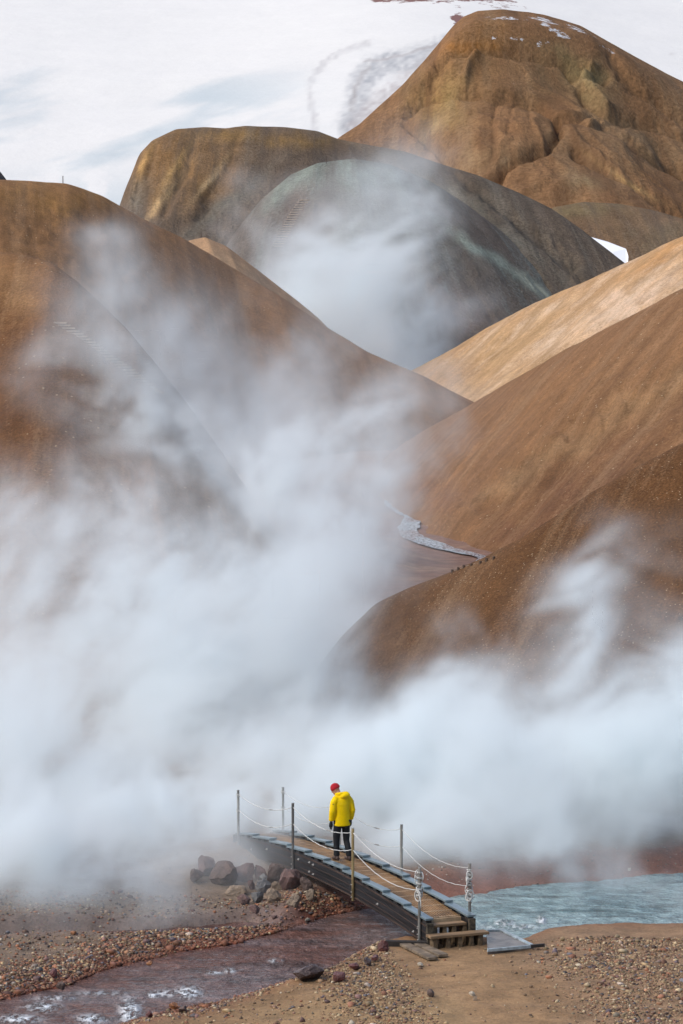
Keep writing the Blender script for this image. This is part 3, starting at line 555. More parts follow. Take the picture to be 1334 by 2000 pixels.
#@@PART2
# ------------------------------------------------------------------ steam
def steam_mat(name, col, dens):
    m = bpy.data.materials.new(name); m.use_nodes = True; t = m.node_tree; t.nodes.clear()
    o = t.nodes.new('ShaderNodeOutputMaterial'); v = t.nodes.new('ShaderNodeVolumePrincipled')
    v.inputs['Color'].default_value = (*col, 1); v.inputs['Density'].default_value = dens
    v.inputs['Density Attribute'].default_value = 'density'; v.inputs['Anisotropy'].default_value = 0.0
    t.links.new(v.outputs[0], o.inputs['Volume']); return m
def steam(lo, hi, vox, blobs, mat_, label, seed, wisp=1.0, feat=2.2, holes=(), ground=None):
    """a grid of steam density: every billow is a soft ellipsoid (u, v, depth, half widths in px, half depth in m, optical thickness)"""
    lo = np.array(lo, float); hi = np.array(hi, float); res = np.maximum(2, np.round((hi - lo) / np.array([vox, vox * 2.6, vox])).astype(int)) + 1
    ax = [np.linspace(lo[k], hi[k], res[k], dtype=np.float32) for k in range(3)]
    X, Y, Z = np.meshgrid(*ax, indexing='ij')
    w1 = fbm(X / feat / 2.2, Y / feat / 2.2, Z / feat / 2.2, 3, seed + 31) * feat * .9
    w2 = fbm(X / feat / 2.2 + 9, Y / feat / 2.2, Z / feat / 2.2, 3, seed + 47) * feat * .9
    Xw, Zw = X + w1, Z + w2
    D = np.zeros(X.shape, np.float32)
    for (u, v, yc, ru, rv, ry, tau) in blobs:
        c = at(u, v, yc); rx = ru / FPX * yc; rz = rv / FPX * yc
        D += tau / (1.77 * ry) * np.exp(-((Xw - c[0]) / rx) ** 2 - ((Y - c[1]) / ry) ** 2 - ((Zw - c[2] + (Y - c[1]) * .12) / rz) ** 2)
    for (u, v, yc, ru, rv, ry, q) in holes:
        c = at(u, v, yc); rx = ru / FPX * yc; rz = rv / FPX * yc
        D *= 1 - q * np.exp(-((Xw - c[0]) / rx) ** 2 - ((Y - c[1]) / ry) ** 2 - ((Zw - c[2] + (Y - c[1]) * .12) / rz) ** 2)
    f = fbm((X + .5 * w2 - .3 * Z) / feat, Y / feat * .28, (Z * .85 + .5 * w1) / feat, 6, seed, .60)
    D *= np.clip(.90 + wisp * 1.9 * f, 0.0, 3.0) ** 1.3
    f = ridged((X + .6 * w1 - .5 * Z) / feat * 1.5, Y / feat * .3, (Z + .6 * w2) / feat * 1.3, 5, seed + 5)
    D *= np.clip(.75 + .75 * wisp * f, 0.1, 2)
    if ground is not None: D += ground(X + .5 * w1, Y + .5 * w2, Z) * np.clip(.65 + .7 * f, .3, 2) * .75
    f = fbm((X + .9 * w1 + .5 * w2 - .4 * Z) / feat * 4.2, Y / feat * .5, (Z - .9 * w1 + .5 * w2) / feat * 3.6, 4, seed + 15, .6)
    D *= np.clip(.92 + 1.7 * f, 0.15, 2.4)
    e = np.ones(D.shape)
    for k in range(3):
        g = np.minimum(np.arange(res[k]), np.arange(res[k])[::-1]) * (hi[k] - lo[k]) / res[k] / (vox * 7); sh = [1, 1, 1]; sh[k] = -1
        e = e * np.clip(g, 0, 1).reshape(sh)
    D *= e; D[D < 1e-3] = 0
    me = bpy.data.meshes.new('steam'); me.vertices.add(D.size)
    co = np.zeros((D.size, 3), np.float32); co[:] = (lo + hi) / 2; me.vertices.foreach_set('co', co.ravel())
    a = me.attributes.new('puff', 'FLOAT', 'POINT'); a.data.foreach_set('value', D.astype(np.float32).ravel())
    o = bpy.data.objects.new('steam', me); C.objects.link(o); o['kind'] = 'stuff'; o['label'] = label; o['category'] = 'steam'
    g = bpy.data.node_groups.new('steam_grid', 'GeometryNodeTree')
    g.interface.new_socket('Geometry', in_out='INPUT', socket_type='NodeSocketGeometry')
    g.interface.new_socket('Geometry', in_out='OUTPUT', socket_type='NodeSocketGeometry')
    nn, L = g.nodes.new, g.links.new
    gi, go = nn('NodeGroupInput'), nn('NodeGroupOutput')
    pos = nn('GeometryNodeInputPosition')
    sub = nn('ShaderNodeVectorMath'); sub.operation = 'SUBTRACT'; L(pos.outputs[0], sub.inputs[0]); sub.inputs[1].default_value = lo
    mul = nn('ShaderNodeVectorMath'); mul.operation = 'MULTIPLY'; L(sub.outputs[0], mul.inputs[0]); mul.inputs[1].default_value = (res - 1) / (hi - lo)
    sep = nn('ShaderNodeSeparateXYZ'); L(mul.outputs[0], sep.inputs[0])
    def rnd(s):
        n = nn('ShaderNodeMath'); n.operation = 'ROUND'; L(s, n.inputs[0]); return n.outputs[0]
    def mad(a_, k, b_):
        n = nn('FunctionNodeIntegerMath'); n.operation = 'MULTIPLY_ADD'; L(a_, n.inputs[0]); n.inputs[1].default_value = int(k); L(b_, n.inputs[2]); return n.outputs[0]
    idx = mad(mad(rnd(sep.outputs[0]), res[1], rnd(sep.outputs[1])), res[2], rnd(sep.outputs[2]))
    na = nn('GeometryNodeInputNamedAttribute'); na.data_type = 'FLOAT'; na.inputs[0].default_value = 'puff'
    si = nn('GeometryNodeSampleIndex'); si.data_type = 'FLOAT'; si.domain = 'POINT'; si.clamp = True
    L(gi.outputs[0], si.inputs['Geometry']); L(na.outputs[0], si.inputs['Value']); L(idx, si.inputs['Index'])
    vc = nn('GeometryNodeVolumeCube'); L(si.outputs[0], vc.inputs['Density'])
    vc.inputs['Min'].default_value = lo; vc.inputs['Max'].default_value = hi
    for k, q in enumerate('XYZ'): vc.inputs['Resolution ' + q].default_value = int(res[k])
    sm = nn('GeometryNodeSetMaterial'); sm.inputs['Material'].default_value = mat_
    L(vc.outputs[0], sm.inputs[0]); L(sm.outputs[0], go.inputs[0])
    md = o.modifiers.new('steam_grid', 'NODES'); md.node_group = g
    return o
m_steam = steam_mat('steam', (.92, .968, .98), 1.0)
near_blobs = [  # u, v, Y, ru, rv, ry, tau
    # left mass
    (100, 1640, 82, 240, 130, 8, 3.4), (330, 1600, 80, 200, 130, 7, 3.0), (60, 1400, 88, 260, 140, 9, 3.8), (330, 1400, 88, 220, 170, 9, 4.0), (200, 1280, 94, 260, 100, 8, 1.6), (450, 1300, 90, 120, 120, 8, 1.6),
    (520, 1480, 80, 190, 140, 7, 2.8), (80, 1220, 96, 240, 120, 9, 1.7), (330, 1200, 98, 200, 130, 9, 2.0), (540, 1230, 94, 120, 160, 8, 2.8),
    (610, 1080, 100, 110, 150, 8, 2.4), (660, 930, 104, 90, 110, 8, 1.4), (490, 1010, 104, 140, 100, 8, 1.5), (380, 920, 106, 130, 60, 8, .7), (730, 800, 108, 60, 90, 6, .5),
    (40, 1030, 100, 70, 60, 7, 1.4), (220, 1040, 102, 90, 60, 7, 1.1), (200, 1740, 72, 200, 50, 4, 1.8), (-40, 1560, 84, 160, 200, 7, 1.6), (420, 1640, 74, 110, 60, 4, 1.3),
    # middle, behind the bridge
    (620, 1560, 78, 180, 120, 6, 3.0), (760, 1500, 78, 170, 110, 6, 2.6), (840, 1600, 76, 200, 110, 5, 2.8), (560, 1400, 84, 130, 120, 6, 2.0), (620, 1660, 74, 200, 50, 3, 1.8),
    # right mass
    (860, 1400, 76, 120, 80, 5, 1.7), (950, 1330, 77, 100, 70, 4, 1.5), (1040, 1420, 75, 150, 90, 4, 1.7), (1000, 1540, 74, 160, 90, 4, 1.8), (1180, 1430, 73, 90, 60, 2.5, .9), (1145, 1190, 76, 50, 70, 2.5, 2.6), (1110, 1290, 76, 80, 60, 3, 1.8),
    (1150, 1500, 72, 130, 90, 3, 1.8), (1270, 1470, 71, 110, 70, 2, 1.7), (1340, 1520, 70.5, 110, 60, 1.8, 1.4), (1250, 1390, 73, 80, 40, 2, .6), (880, 1240, 80, 60, 40, 4, .7), (1220, 1570, 71, 190, 45, 2, .9), (1010, 1660, 70, 120, 60, 3, 1.5), (960, 1740, 68.5, 120, 36, 2.2, .8),
    (1240, 1160, 76, 60, 40, 2.5, .35), (860, 1220, 78, 60, 40, 3, .7), (760, 1380, 80, 80, 50, 4, 1.2),
    (180, 1040, 103, 200, 60, 7, .7), (700, 1200, 96, 60, 90, 6, .7), (620, 820, 110, 120, 60, 6, .9), (480, 860, 110, 160, 60, 6, .7),
    # low steam creeping over the far bank
    (430, 1640, 73.5, 130, 60, 1.5, 2.2), (560, 1670, 73.5, 120, 45, 1.5, 1.6), (1200, 1735, 64.5, 230, 26, 1.4, .5), (1000, 1710, 66, 160, 30, 1.6, .6), (1290, 1650, 69, 120, 40, 1.5, .3),
    (60, 1740, 67.5, 240, 45, 2.2, 1.6), (200, 1700, 68.5, 150, 60, 2.5, 2.0), (120, 1620, 72, 260, 90, 3, 2.0), (340, 1620, 72, 160, 80, 3, 1.8), (500, 1600, 67.3, 90, 90, 1.0, .12), (450, 1700, 65.6, 110, 40, .8, .22), (180, 1780, 64.8, 180, 18, 1.0, .6), (420, 1560, 74, 120, 80, 3, 1.5),
    (120, 1770, 66, 260, 30, 2.2, 1.0), (250, 1740, 67, 130, 40, 2.2, 1.4), (480, 1600, 72.5, 90, 70, 1.2, .9), (700, 1640, 72, 200, 50, 1.8, 1.6), (860, 1690, 69, 120, 45, 2, 1.6), (60, 1690, 70, 220, 60, 3, 1.6), (280, 1670, 70, 110, 50, 3, 1.5), (560, 1600, 72.4, 60, 60, 1.0, .6),
    (930, 1640, 70, 160, 60, 3, 1.8), (1100, 1600, 72, 180, 45, 3, 1.0), (1010, 1735, 65.5, 90, 22, 1.6, .5),
]
holes = [(725, 1265, 88, 100, 90, 12, .88), (500, 1725, 67, 90, 60, 2.4, .4), (815, 1000, 104, 60, 80, 14, .95), (530, 1650, 68, 110, 70, 3.5, .8), (470, 1580, 68, 60, 60, 3, .7), (125, 1520, 82, 50, 36, 30, .85), (280, 1090, 100, 60, 60, 30, .5), (610, 1330, 88, 30, 60, 30, .5)]
steam((-15, 61, -2.6), (15, 118, 15), .13, near_blobs, m_steam, 'thick white steam rolling over the valley floor behind the bridge', 101, .82, 2.3, holes, lambda X, Y, Z: np.exp(-((Z + .3) / 1.0) ** 2) * np.clip(sst(-2.8, -4.6, X) * sst(61.8, 65.2, Y) + .75 * sst(65.2, 68.2, Y) * sst(-.6, -2.4, X) + sst(68.6, 70.4, Y) * sst(3.5, 1.0, X) + .35 * sst(69, 72, Y) * sst(1, 3.5, X), 0, 1))
mid_blobs = [
    (320, 610, 135, 100, 80, 8, .45), (260, 690, 134, 60, 50, 6, .7), (450, 640, 138, 150, 110, 8, .5), (640, 760, 140, 130, 90, 8, .8), (670, 860, 138, 60, 90, 8, .9), (300, 480, 137, 60, 30, 6, .5),
    (430, 820, 134, 180, 90, 8, .8), (200, 720, 127, 90, 35, 2.5, .25), (180, 900, 127, 160, 60, 2.5, .4), (330, 770, 126, 60, 70, 2, .8), (390, 840, 125, 80, 90, 2, 2.2), (470, 960, 125, 80, 80, 2, 2.6), (340, 770, 134, 60, 50, 4, .9), (300, 690, 128, 50, 50, 2, .5), (740, 720, 142, 50, 50, 8, .5), (600, 640, 140, 60, 40, 8, .5), (200, 600, 134, 50, 50, 6, .25), (560, 900, 134, 130, 60, 8, .8)]
steam((-20, 122, 0), (12, 152, 30), .22, mid_blobs, m_steam, 'thin torn veil of steam drifting across the brown left slopes', 202, 1.2, 4.5)
far_blobs = [
    (770, 700, 300, 70, 60, 12, 3.0), (700, 620, 305, 100, 70, 12, 2.6), (640, 560, 308, 110, 60, 12, 2.2), (800, 600, 308, 60, 90, 12, 1.2), (660, 500, 312, 90, 60, 12, 1.1), (740, 520, 310, 100, 70, 12, .8),
    (600, 520, 308, 50, 60, 12, 1.0), (690, 390, 318, 90, 50, 12, .3), (600, 400, 318, 70, 40, 12, .2), (860, 540, 314, 70, 40, 12, .45), (900, 550, 314, 50, 20, 8, .5), (500, 430, 320, 30, 20, 10, .5), (640, 310, 322, 110, 30, 10, .16), (560, 290, 322, 60, 24, 10, .12), (800, 700, 300, 40, 40, 10, 1.4)]
steam((-22, 280, -2), (24, 338, 34), .42, far_blobs, m_steam, 'bright steam column rising between the left spur and the grey dome', 303, 1.05, 9.0)
steam((52, 430, 14), (80, 446, 52), 1.2, [(1320, 350, 438, 45, 50, 6, .7), (1360, 400, 438, 40, 40, 6, .9)], m_steam, 'faint puff of steam beside the far peak at the right edge', 404, 1.0, 7.0)
#@@PART3
# ------------------------------------------------------------------ footbridge
m_beam = simple('tarred_timber', (.013, .013, .015), .45, nscale=3, namt=.6, bscale=9, bdist=.012, stretch=(.12, 1, 2.2))
m_lam = simple('weathered_lamination', (.065, .038, .027), .6, nscale=4, namt=.7, bscale=9, bdist=.008, stretch=(.15, 1, 2))
m_plank = simple('wet_grey_plank', (.15, .20, .22), .30, nscale=5, namt=.3, bscale=12, bdist=.004, stretch=(.12, 1, 1), spec=.6)
m_block = simple('dark_block', (.03, .024, .02), .6, nscale=12, namt=.4)
m_deck = simple('deck_grating', (.26, .15, .065), .55, nscale=2.2, namt=.45, bscale=14, bdist=.004, stretch=(.25, 1, 1))
m_cross = simple('pale_crossbar', (.42, .29, .17), .6, nscale=6, namt=.3)
m_step = simple('step_timber', (.23, .145, .075), .7, nscale=5, namt=.6, bscale=16, bdist=.006, stretch=(1, .12, 1))
m_steel = simple('galvanised_steel', (.36, .35, .32), .42, .6, nscale=8, namt=.35, stretch=(1, 1, .3))
m_gold = simple('rusty_gold_steel', (.36, .27, .13), .45, .45, nscale=8, namt=.4, stretch=(1, 1, .3))
m_dsteel = simple('dark_steel', (.16, .15, .14), .5, .5, nscale=8, namt=.3)
m_rope = simple('white_rope', (.58, .58, .55), .8, nscale=60, namt=.25)
m_bolt = simple('zinc_bolt', (.62, .60, .56), .35, .5)
m_old = simple('old_ground_timber', (.20, .15, .10), .75, nscale=4, namt=.5, bscale=10, bdist=.008)
m_bar = simple('grey_metal_edge', (.36, .42, .44), .4, .2, nscale=6, namt=.35)

L_ = 10.4; W_ = 1.12; HP = 1.53
TH = R(22.5)
def zb(x): t = x / L_; return .26 * 4 * t * (1 - t)
br = empty('footbridge', (1.57, 60.6, 0), math.pi / 2 + TH, label='arched black timber footbridge with brown grating deck and rope handrails over the stream', cat='bridge')
X0, X1 = -.27, L_ + .3
def strip(y0, y1, zlo, zhi, x0=X0, x1=X1, n=48):
    m = MB(); rr = []
    for i in range(n + 1):
        x = x0 + (x1 - x0) * i / n; z = zb(x)
        rr.append([(x, y0, z + zlo), (x, y1, z + zlo), (x, y1, z + zhi), (x, y0, z + zhi)])
    return m.rings(rr)
for side, (ya, yb) in enumerate(((-.03, -.16), (-W_ + .03, -W_ + .16))):
    be = strip(ya, yb, .02, .45).build('beam', m_beam, br)
    out = 1 if side == 0 else -1
    for (za, zc, pr) in ((.395, .425, .010), (.26, .272, .005), (.13, .139, .005), (.035, .062, .008)):
        strip(ya, ya + out * pr, za, zc).build('lamination', m_lam, be)
    bt = MB()
    for bx, bz in ((8.6, .30), (6.65, .31), (6.0, .34), (5.78, .32), (6.0, .13), (5.78, .11), (.35, .12), (.10, .26), (.06, .10), (9.6, .2), (2.2, .2)):
        z = zb(bx) + bz; bt = MB().rings([[(bx + q_ * math.cos(j * 1.0472), ya + out * yy, z + q_ * math.sin(j * 1.0472)) for j in range(6)] for q_, yy in ((.027, -.01), (.027, .012), (.014, .0125), (.014, .036))]); bt.build('bolt', m_bolt, be)
    # shingled rail planks on spacer blocks
    pit = 1.085; k = 0; x = X0 - .02
    yc = (ya + yb) / 2
    while x < X1 - .2:
        xa, xb = x, min(x + 1.12, X1); hw = .088 + .004 * random.random(); dz = .006 * random.random()
        za, zc = zb(xa) + .525 + dz, zb(xb) + .475 + dz; th = .042
        mid = (xa + xb) / 2; zm = (za + zc) / 2 + (zb(mid) - (zb(xa) + zb(xb)) / 2)
        m = MB()
        rr = [[(q, yc - hw, z), (q, yc + hw, z), (q, yc + hw, z + th), (q, yc - hw, z + th)] for q, z in ((xa, za), (mid, zm), (xb, zc))]
        pl = m.rings(rr).build('rail_plank', m_plank, br, bevel=.004)
        for q in (xa + .03, xa + .42, xa + .80):
            if q + .2 < X1: zz = zb(q + .1); t2 = (q - xa) / 1.12; top = za + (zc - za) * t2; MB().box(q, q + .17, yc - .06, yc + .06, zz + .44, top + .004).build('spacer_block', m_block, pl)
        x += pit; k += 1
    eb = MB().box(X0 - .075, X0 - .002, yc - .07, yc + .07, -.10, .47 if side else .44)
    eb.build('end_block', simple('mossy_end', (.07, .055, .035), .8, nscale=14, namt=.6), br, bevel=.006)
    MB().box(X1 + .002, X1 + .09, yc - .08, yc + .08, -.25, .42).build('end_block', m_block, br, bevel=.006)
# deck
ns = 14; y0, y1 = -.165, -W_ + .165; wd = (y1 - y0) / ns
dk = MB()
for i in range(ns):
    a = y0 + i * wd; q = strip(a + wd * .2, a + wd * .80, .415, .447, .12, L_ + .25, 40); dk.add(q.v, q.f)
deck = dk.build('deck', m_deck, br)
cr = MB(); x = .12
while x < L_ + .2:
    z = zb(x); cr.hexa([(x, y0, z + .40), (x, y1, z + .40), (x + .03, y1, zb(x + .03) + .40), (x + .03, y0, zb(x + .03) + .40), (x, y0, z + .450), (x, y1, z + .450), (x + .03, y1, zb(x + .03) + .450), (x + .03, y0, zb(x + .03) + .450)]); x += .40
cr.build('crossbar', m_cross, deck)
fr = MB().box(.06, .115, y0, y1, .33, .445); fr.build('deck_edge', m_cross, deck)
x = .9
while x < L_: MB().box(x, x + .09, y0, y1, zb(x) + .22, zb(x) + .37).build('floor_joist', m_block, br); x += 1.3
# two steps at the near end
m_sup = simple('step_support_wood', (.13, .085, .045), .8, nscale=12, namt=.5)
MB().box(-.26, -.03, y0 + .0, y1 + .02, .335, .385).build('step', m_step, br, bevel=.006)
MB().box(-.62, -.36, .02, -1.27, .185, .24).build('step', m_step, br, bevel=.008)
for ya_, wd_ in ((-.19, .10), (-.42, .08), (-.62, .09), (-.86, .09)): MB().box(-.245, -.05, ya_ - wd_, ya_, -.1, .334).build('step_support', m_sup, br, bevel=.005)
for ya_, wd_ in ((-.05, .10), (-.34, .09), (-.60, .09), (-.85, .09), (-1.05, .10)): MB().box(-.58, -.40, ya_ - wd_, ya_, -.12, .184).build('step_support', m_sup, br, bevel=.005)
# posts, ropes, knots
posts = {}
for side in (0, 1):
    for i in range(4):
        x = L_ * i / 3 + (.0 if i < 3 else -.02); y = .0 if side == 0 else -W_
        z = zb(x); mt = {(0, 0): m_steel, (0, 1): m_gold, (0, 2): m_dsteel}.get((side, i), m_steel)
        lean = (-.02, .012) if i == 3 else (random.uniform(-.008, .008), random.uniform(-.008, .008))
        top = Vector((x + lean[0], y + lean[1], z + HP)); bot = Vector((x, y, z + (-.02 if i else -.08)))
        m = MB(); m.tube([bot, top], .031 if i < 3 or side == 0 else .028, 10)
        po = m.build('post', mt, br, smooth=False)
        c2 = MB(); c2.tube([top - Vector((0, 0, .004)), top + Vector((0, 0, .008))], .033, 10); c2.build('cap', m_steel, po)
        oy = 1 if side == 0 else -1
        for bz in (.06, .17, .33): MB().tube([(x, y + oy * .025, z + bz), (x, y + oy * .048, z + bz)], .013, 6).build('bolt', m_bolt, po)
        posts[side, i] = (bot, top)
def rope_pts(a, b, sag, n=26):
    return [a.lerp(b, i / n) + Vector((0, 0, -4 * sag * (i / n) * (1 - i / n) + .004 * math.sin(i * 2.1))) for i in range(n + 1)]
for side in (0, 1):
    for i in range(3):
        for dz, sag in ((.085, .19 + .03 * random.random()), (.455, .20 + .03 * random.random())):
            a = posts[side, i][1] - Vector((0, 0, dz)); b_ = posts[side, i + 1][1] - Vector((0, 0, dz))
            m = MB(); m.tube(rope_pts(a, b_, sag), .0085 if side == 0 else .006, 7); ro = m.build('rope', m_rope, br, smooth=True)
            if i == 1 or (side, i) == (0, 2):
                kn = MB(); pts = rope_pts(a, b_, sag); kn.tube([pts[9], pts[10], pts[11]], [.010, .015, .010], 8); kn.build('knot', m_steel, ro, smooth=True)
def wraps(side, i, z0, z1, turns, name='rope_knot', tail=None, seed=0):
    rr = random.Random(seed); bot, top = posts[side, i]; m = MB(); pts = []
    n = int(turns * 10)
    for k in range(n + 1):
        a = k / 10 * 2 * math.pi; q = k / n
        z = top.z - z0 - (z1 - z0) * (q + .06 * math.sin(q * 23 + seed)); rd = .043 + .022 * rr.random() * (1 if k % 10 < 5 else .3)
        pts.append((top.x + rd * math.cos(a), top.y + rd * math.sin(a), z))
    m.tube(pts, .0105, 6)
    for q in range(3):                                  # loose loops
        zc = top.z - z0 - (z1 - z0) * rr.uniform(.1, .8); r0 = rr.uniform(.05, .09); an = rr.uniform(0, 6.28); tl = rr.uniform(-.8, .8)
        m.tube([(top.x + .05 * math.cos(an) + r0 * math.cos(t) * math.cos(an + 1.57), top.y + .05 * math.sin(an) + r0 * math.cos(t) * math.sin(an + 1.57), zc + r0 * math.sin(t) * 1.3 + tl * .02 * math.cos(t)) for t in np.linspace(0, 6.2, 16)], .0125, 6)
    if tail: m.tube([(top.x + .05, top.y + .05, top.z - z1 + .1)] + [(top.x + .05 + a, top.y + .05 + b, top.z - z1 + c) for a, b, c in tail], .0125, 6)
    return m.build(name, m_rope, br, smooth=True)
wraps(0, 0, .10, .50, 7, seed=3, tail=[(-.03, .0, .05), (-.10, -.02, -.05), (-.17, -.02, -.17), (-.18, -.02, -.30)])
wraps(0, 0, .40, .62, 3, seed=5)
wraps(1, 0, .10, .48, 6, seed=8)
wraps(1, 0, .52, .80, 4, seed=12)
for sd_ in (0, 1):
    for z_ in (.075, .445):
        tp = posts[sd_, 3][1]; MB().tube([(tp.x + .042 * math.cos(q * .7), tp.y + .042 * math.sin(q * .7), tp.z - z_ - .004 * q) for q in range(19)], .009, 6).build('rope_knot', m_rope, br, smooth=True)

def bar(m, p, q, wdt, h, zoff=0.0):
    p, q = Vector(p), Vector(q); d = (q - p).normalized(); s_ = Vector((-d.y, d.x, 0)).normalized() * wdt / 2; u = Vector((0, 0, h)); o_ = Vector((0, 0, zoff))
    return m.hexa([p - s_ + o_, q - s_ + o_, q + s_ + o_, p + s_ + o_, p - s_ + o_ + u, q - s_ + o_ + u, q + s_ + o_ + u, p + s_ + o_ + u])
G = lambda u, v, z=.0: Vector(on(u, v, z))
sill = MB(); bar(sill, G(752, 1844), G(842, 1846), .12, .13, -.05)
so_ = sill.build('ground_sill', m_block, None, bevel=.008, label='dark timber sill on the bank under the near end of the bridge', cat='timber')
for k, (a, b_) in enumerate((((790, 1846), (846, 1874)), ((812, 1843), (866, 1868)))):
    m = MB(); bar(m, G(*a), G(*b_), .21, .055, -.01)
    m.build('ground_plank', m_old, None, bevel=.006, label=('weathered plank on the gravel left of the bridge steps, outer one with its edge over the stones', 'weathered plank on the ground against the near foot of the bridge')[k], cat='plank', group='planks at the foot of the bridge')
lf = empty('landing_frame', tuple(G(1000, 1840)), label='low frame of pale grey bars around wet mud right of the bridge steps', cat='frame')
def lfb(name, mb, mt): o = mb.build(name, mt, lf, bevel=.003); o.data.transform(Matrix.Translation(-lf.location)); return o
m = MB(); bar(m, G(952, 1822), G(984, 1821), .07, .05, .02); lfb('bar', m, m_bar)
m = MB(); bar(m, G(980, 1822), G(1038, 1851), .09, .05, .02); lfb('bar', m, m_bar)
m = MB(); bar(m, G(952, 1861), G(1062, 1851), .05, .06, .02); lfb('bar', m, m_bar)
m = MB(); bar(m, G(1036, 1853.5), G(1063, 1851), .055, .064, .021); lfb('bar_end', m, m_block)
a, b_, c_, d_ = G(950, 1824, .01), G(978, 1823, .01), G(1034, 1850, .01), G(952, 1860, .01)
m = MB(); m.hexa([p - Vector((0, 0, .05)) for p in (a, b_, c_, d_)] + [p + Vector((0, 0, .035)) for p in (a, b_, c_, d_)])
lfb('mud_fill', m, simple('wet_mud', (.17, .14, .12), .3, nscale=3, namt=.4, bscale=6, bdist=.02))

# ------------------------------------------------------------------ rocks and gravel
def rock_mesh(name, sx, sy, sz, seed, sub=3, rough=.22, flat=.35):
    bm = bmesh.new(); bmesh.ops.create_icosphere(bm, subdivisions=sub, radius=1.0)
    V = np.array([v.co[:] for v in bm.verts]); rg = np.random.default_rng(seed)
    for q in range(10):                                  # broken faces
        d = rg.normal(size=3); d /= np.linalg.norm(d); h = rg.uniform(.45, .78); e = V @ d - h
        V -= np.clip(e, 0, None)[:, None] * d * .92
    V *= (1 + rough * .5 * fbm(V[:, 0] * 1.3 + seed, V[:, 1] * 1.3, V[:, 2] * 1.3, 3, seed))[:, None]
    V *= (1 + .11 * fbm(V[:, 0] * 4.5 + seed, V[:, 1] * 6, V[:, 2] * 6, 2, seed))[:, None]
    for v, c in zip(bm.verts, V): v.co = (c[0] * sx, c[1] * sy, c[2] * sz)
    me = bpy.data.meshes.new(name); bm.to_mesh(me); bm.free(); return me
def rock_mat(name, col, rough=.8):
    m, t, b = mat(name); tc = N(t, 'ShaderNodeTexCoord').outputs['Object']; b.inputs['Roughness'].default_value = rough
    n1 = noise(t, tc, 3, 7, .65); n2 = noise(t, tc, 22, 4, .7)
    c = mixc(t, 1.0, mixc(t, 1.0, col, ramp(t, n1, (.3, .55), (.7, 1.4)), 'MULTIPLY'), ramp(t, n2, (.3, .8), (.7, 1.2)), 'MULTIPLY')
    t.links.new(c, b.inputs['Base Color']); bump(t, b, math_(t, 'ADD', n1, math_(t, 'MULTIPLY', n2, .4)), 1.0, .08); return m
RM = {'red': rock_mat('red_rock', (.15, .085, .072)), 'grey': rock_mat('grey_rock', (.17, .165, .16)), 'tan': rock_mat('tan_rock', (.26, .19, .13)), 'brown': rock_mat('brown_rock', (.12, .08, .065)), 'pale': rock_mat('pale_rock', (.55, .47, .36)), 'wet': rock_mat('wet_rock', (.07, .042, .036), .3), 'wetred': rock_mat('wet_red_rock', (.13, .045, .04), .4), 'orange': rock_mat('orange_rock', (.36, .15, .06), .5)}
def ground_at(u, v):
    z = 0.0
    for _ in range(6): p = on(u, v, z); z = gz(p[0], p[1])
    return on(u, v, z)
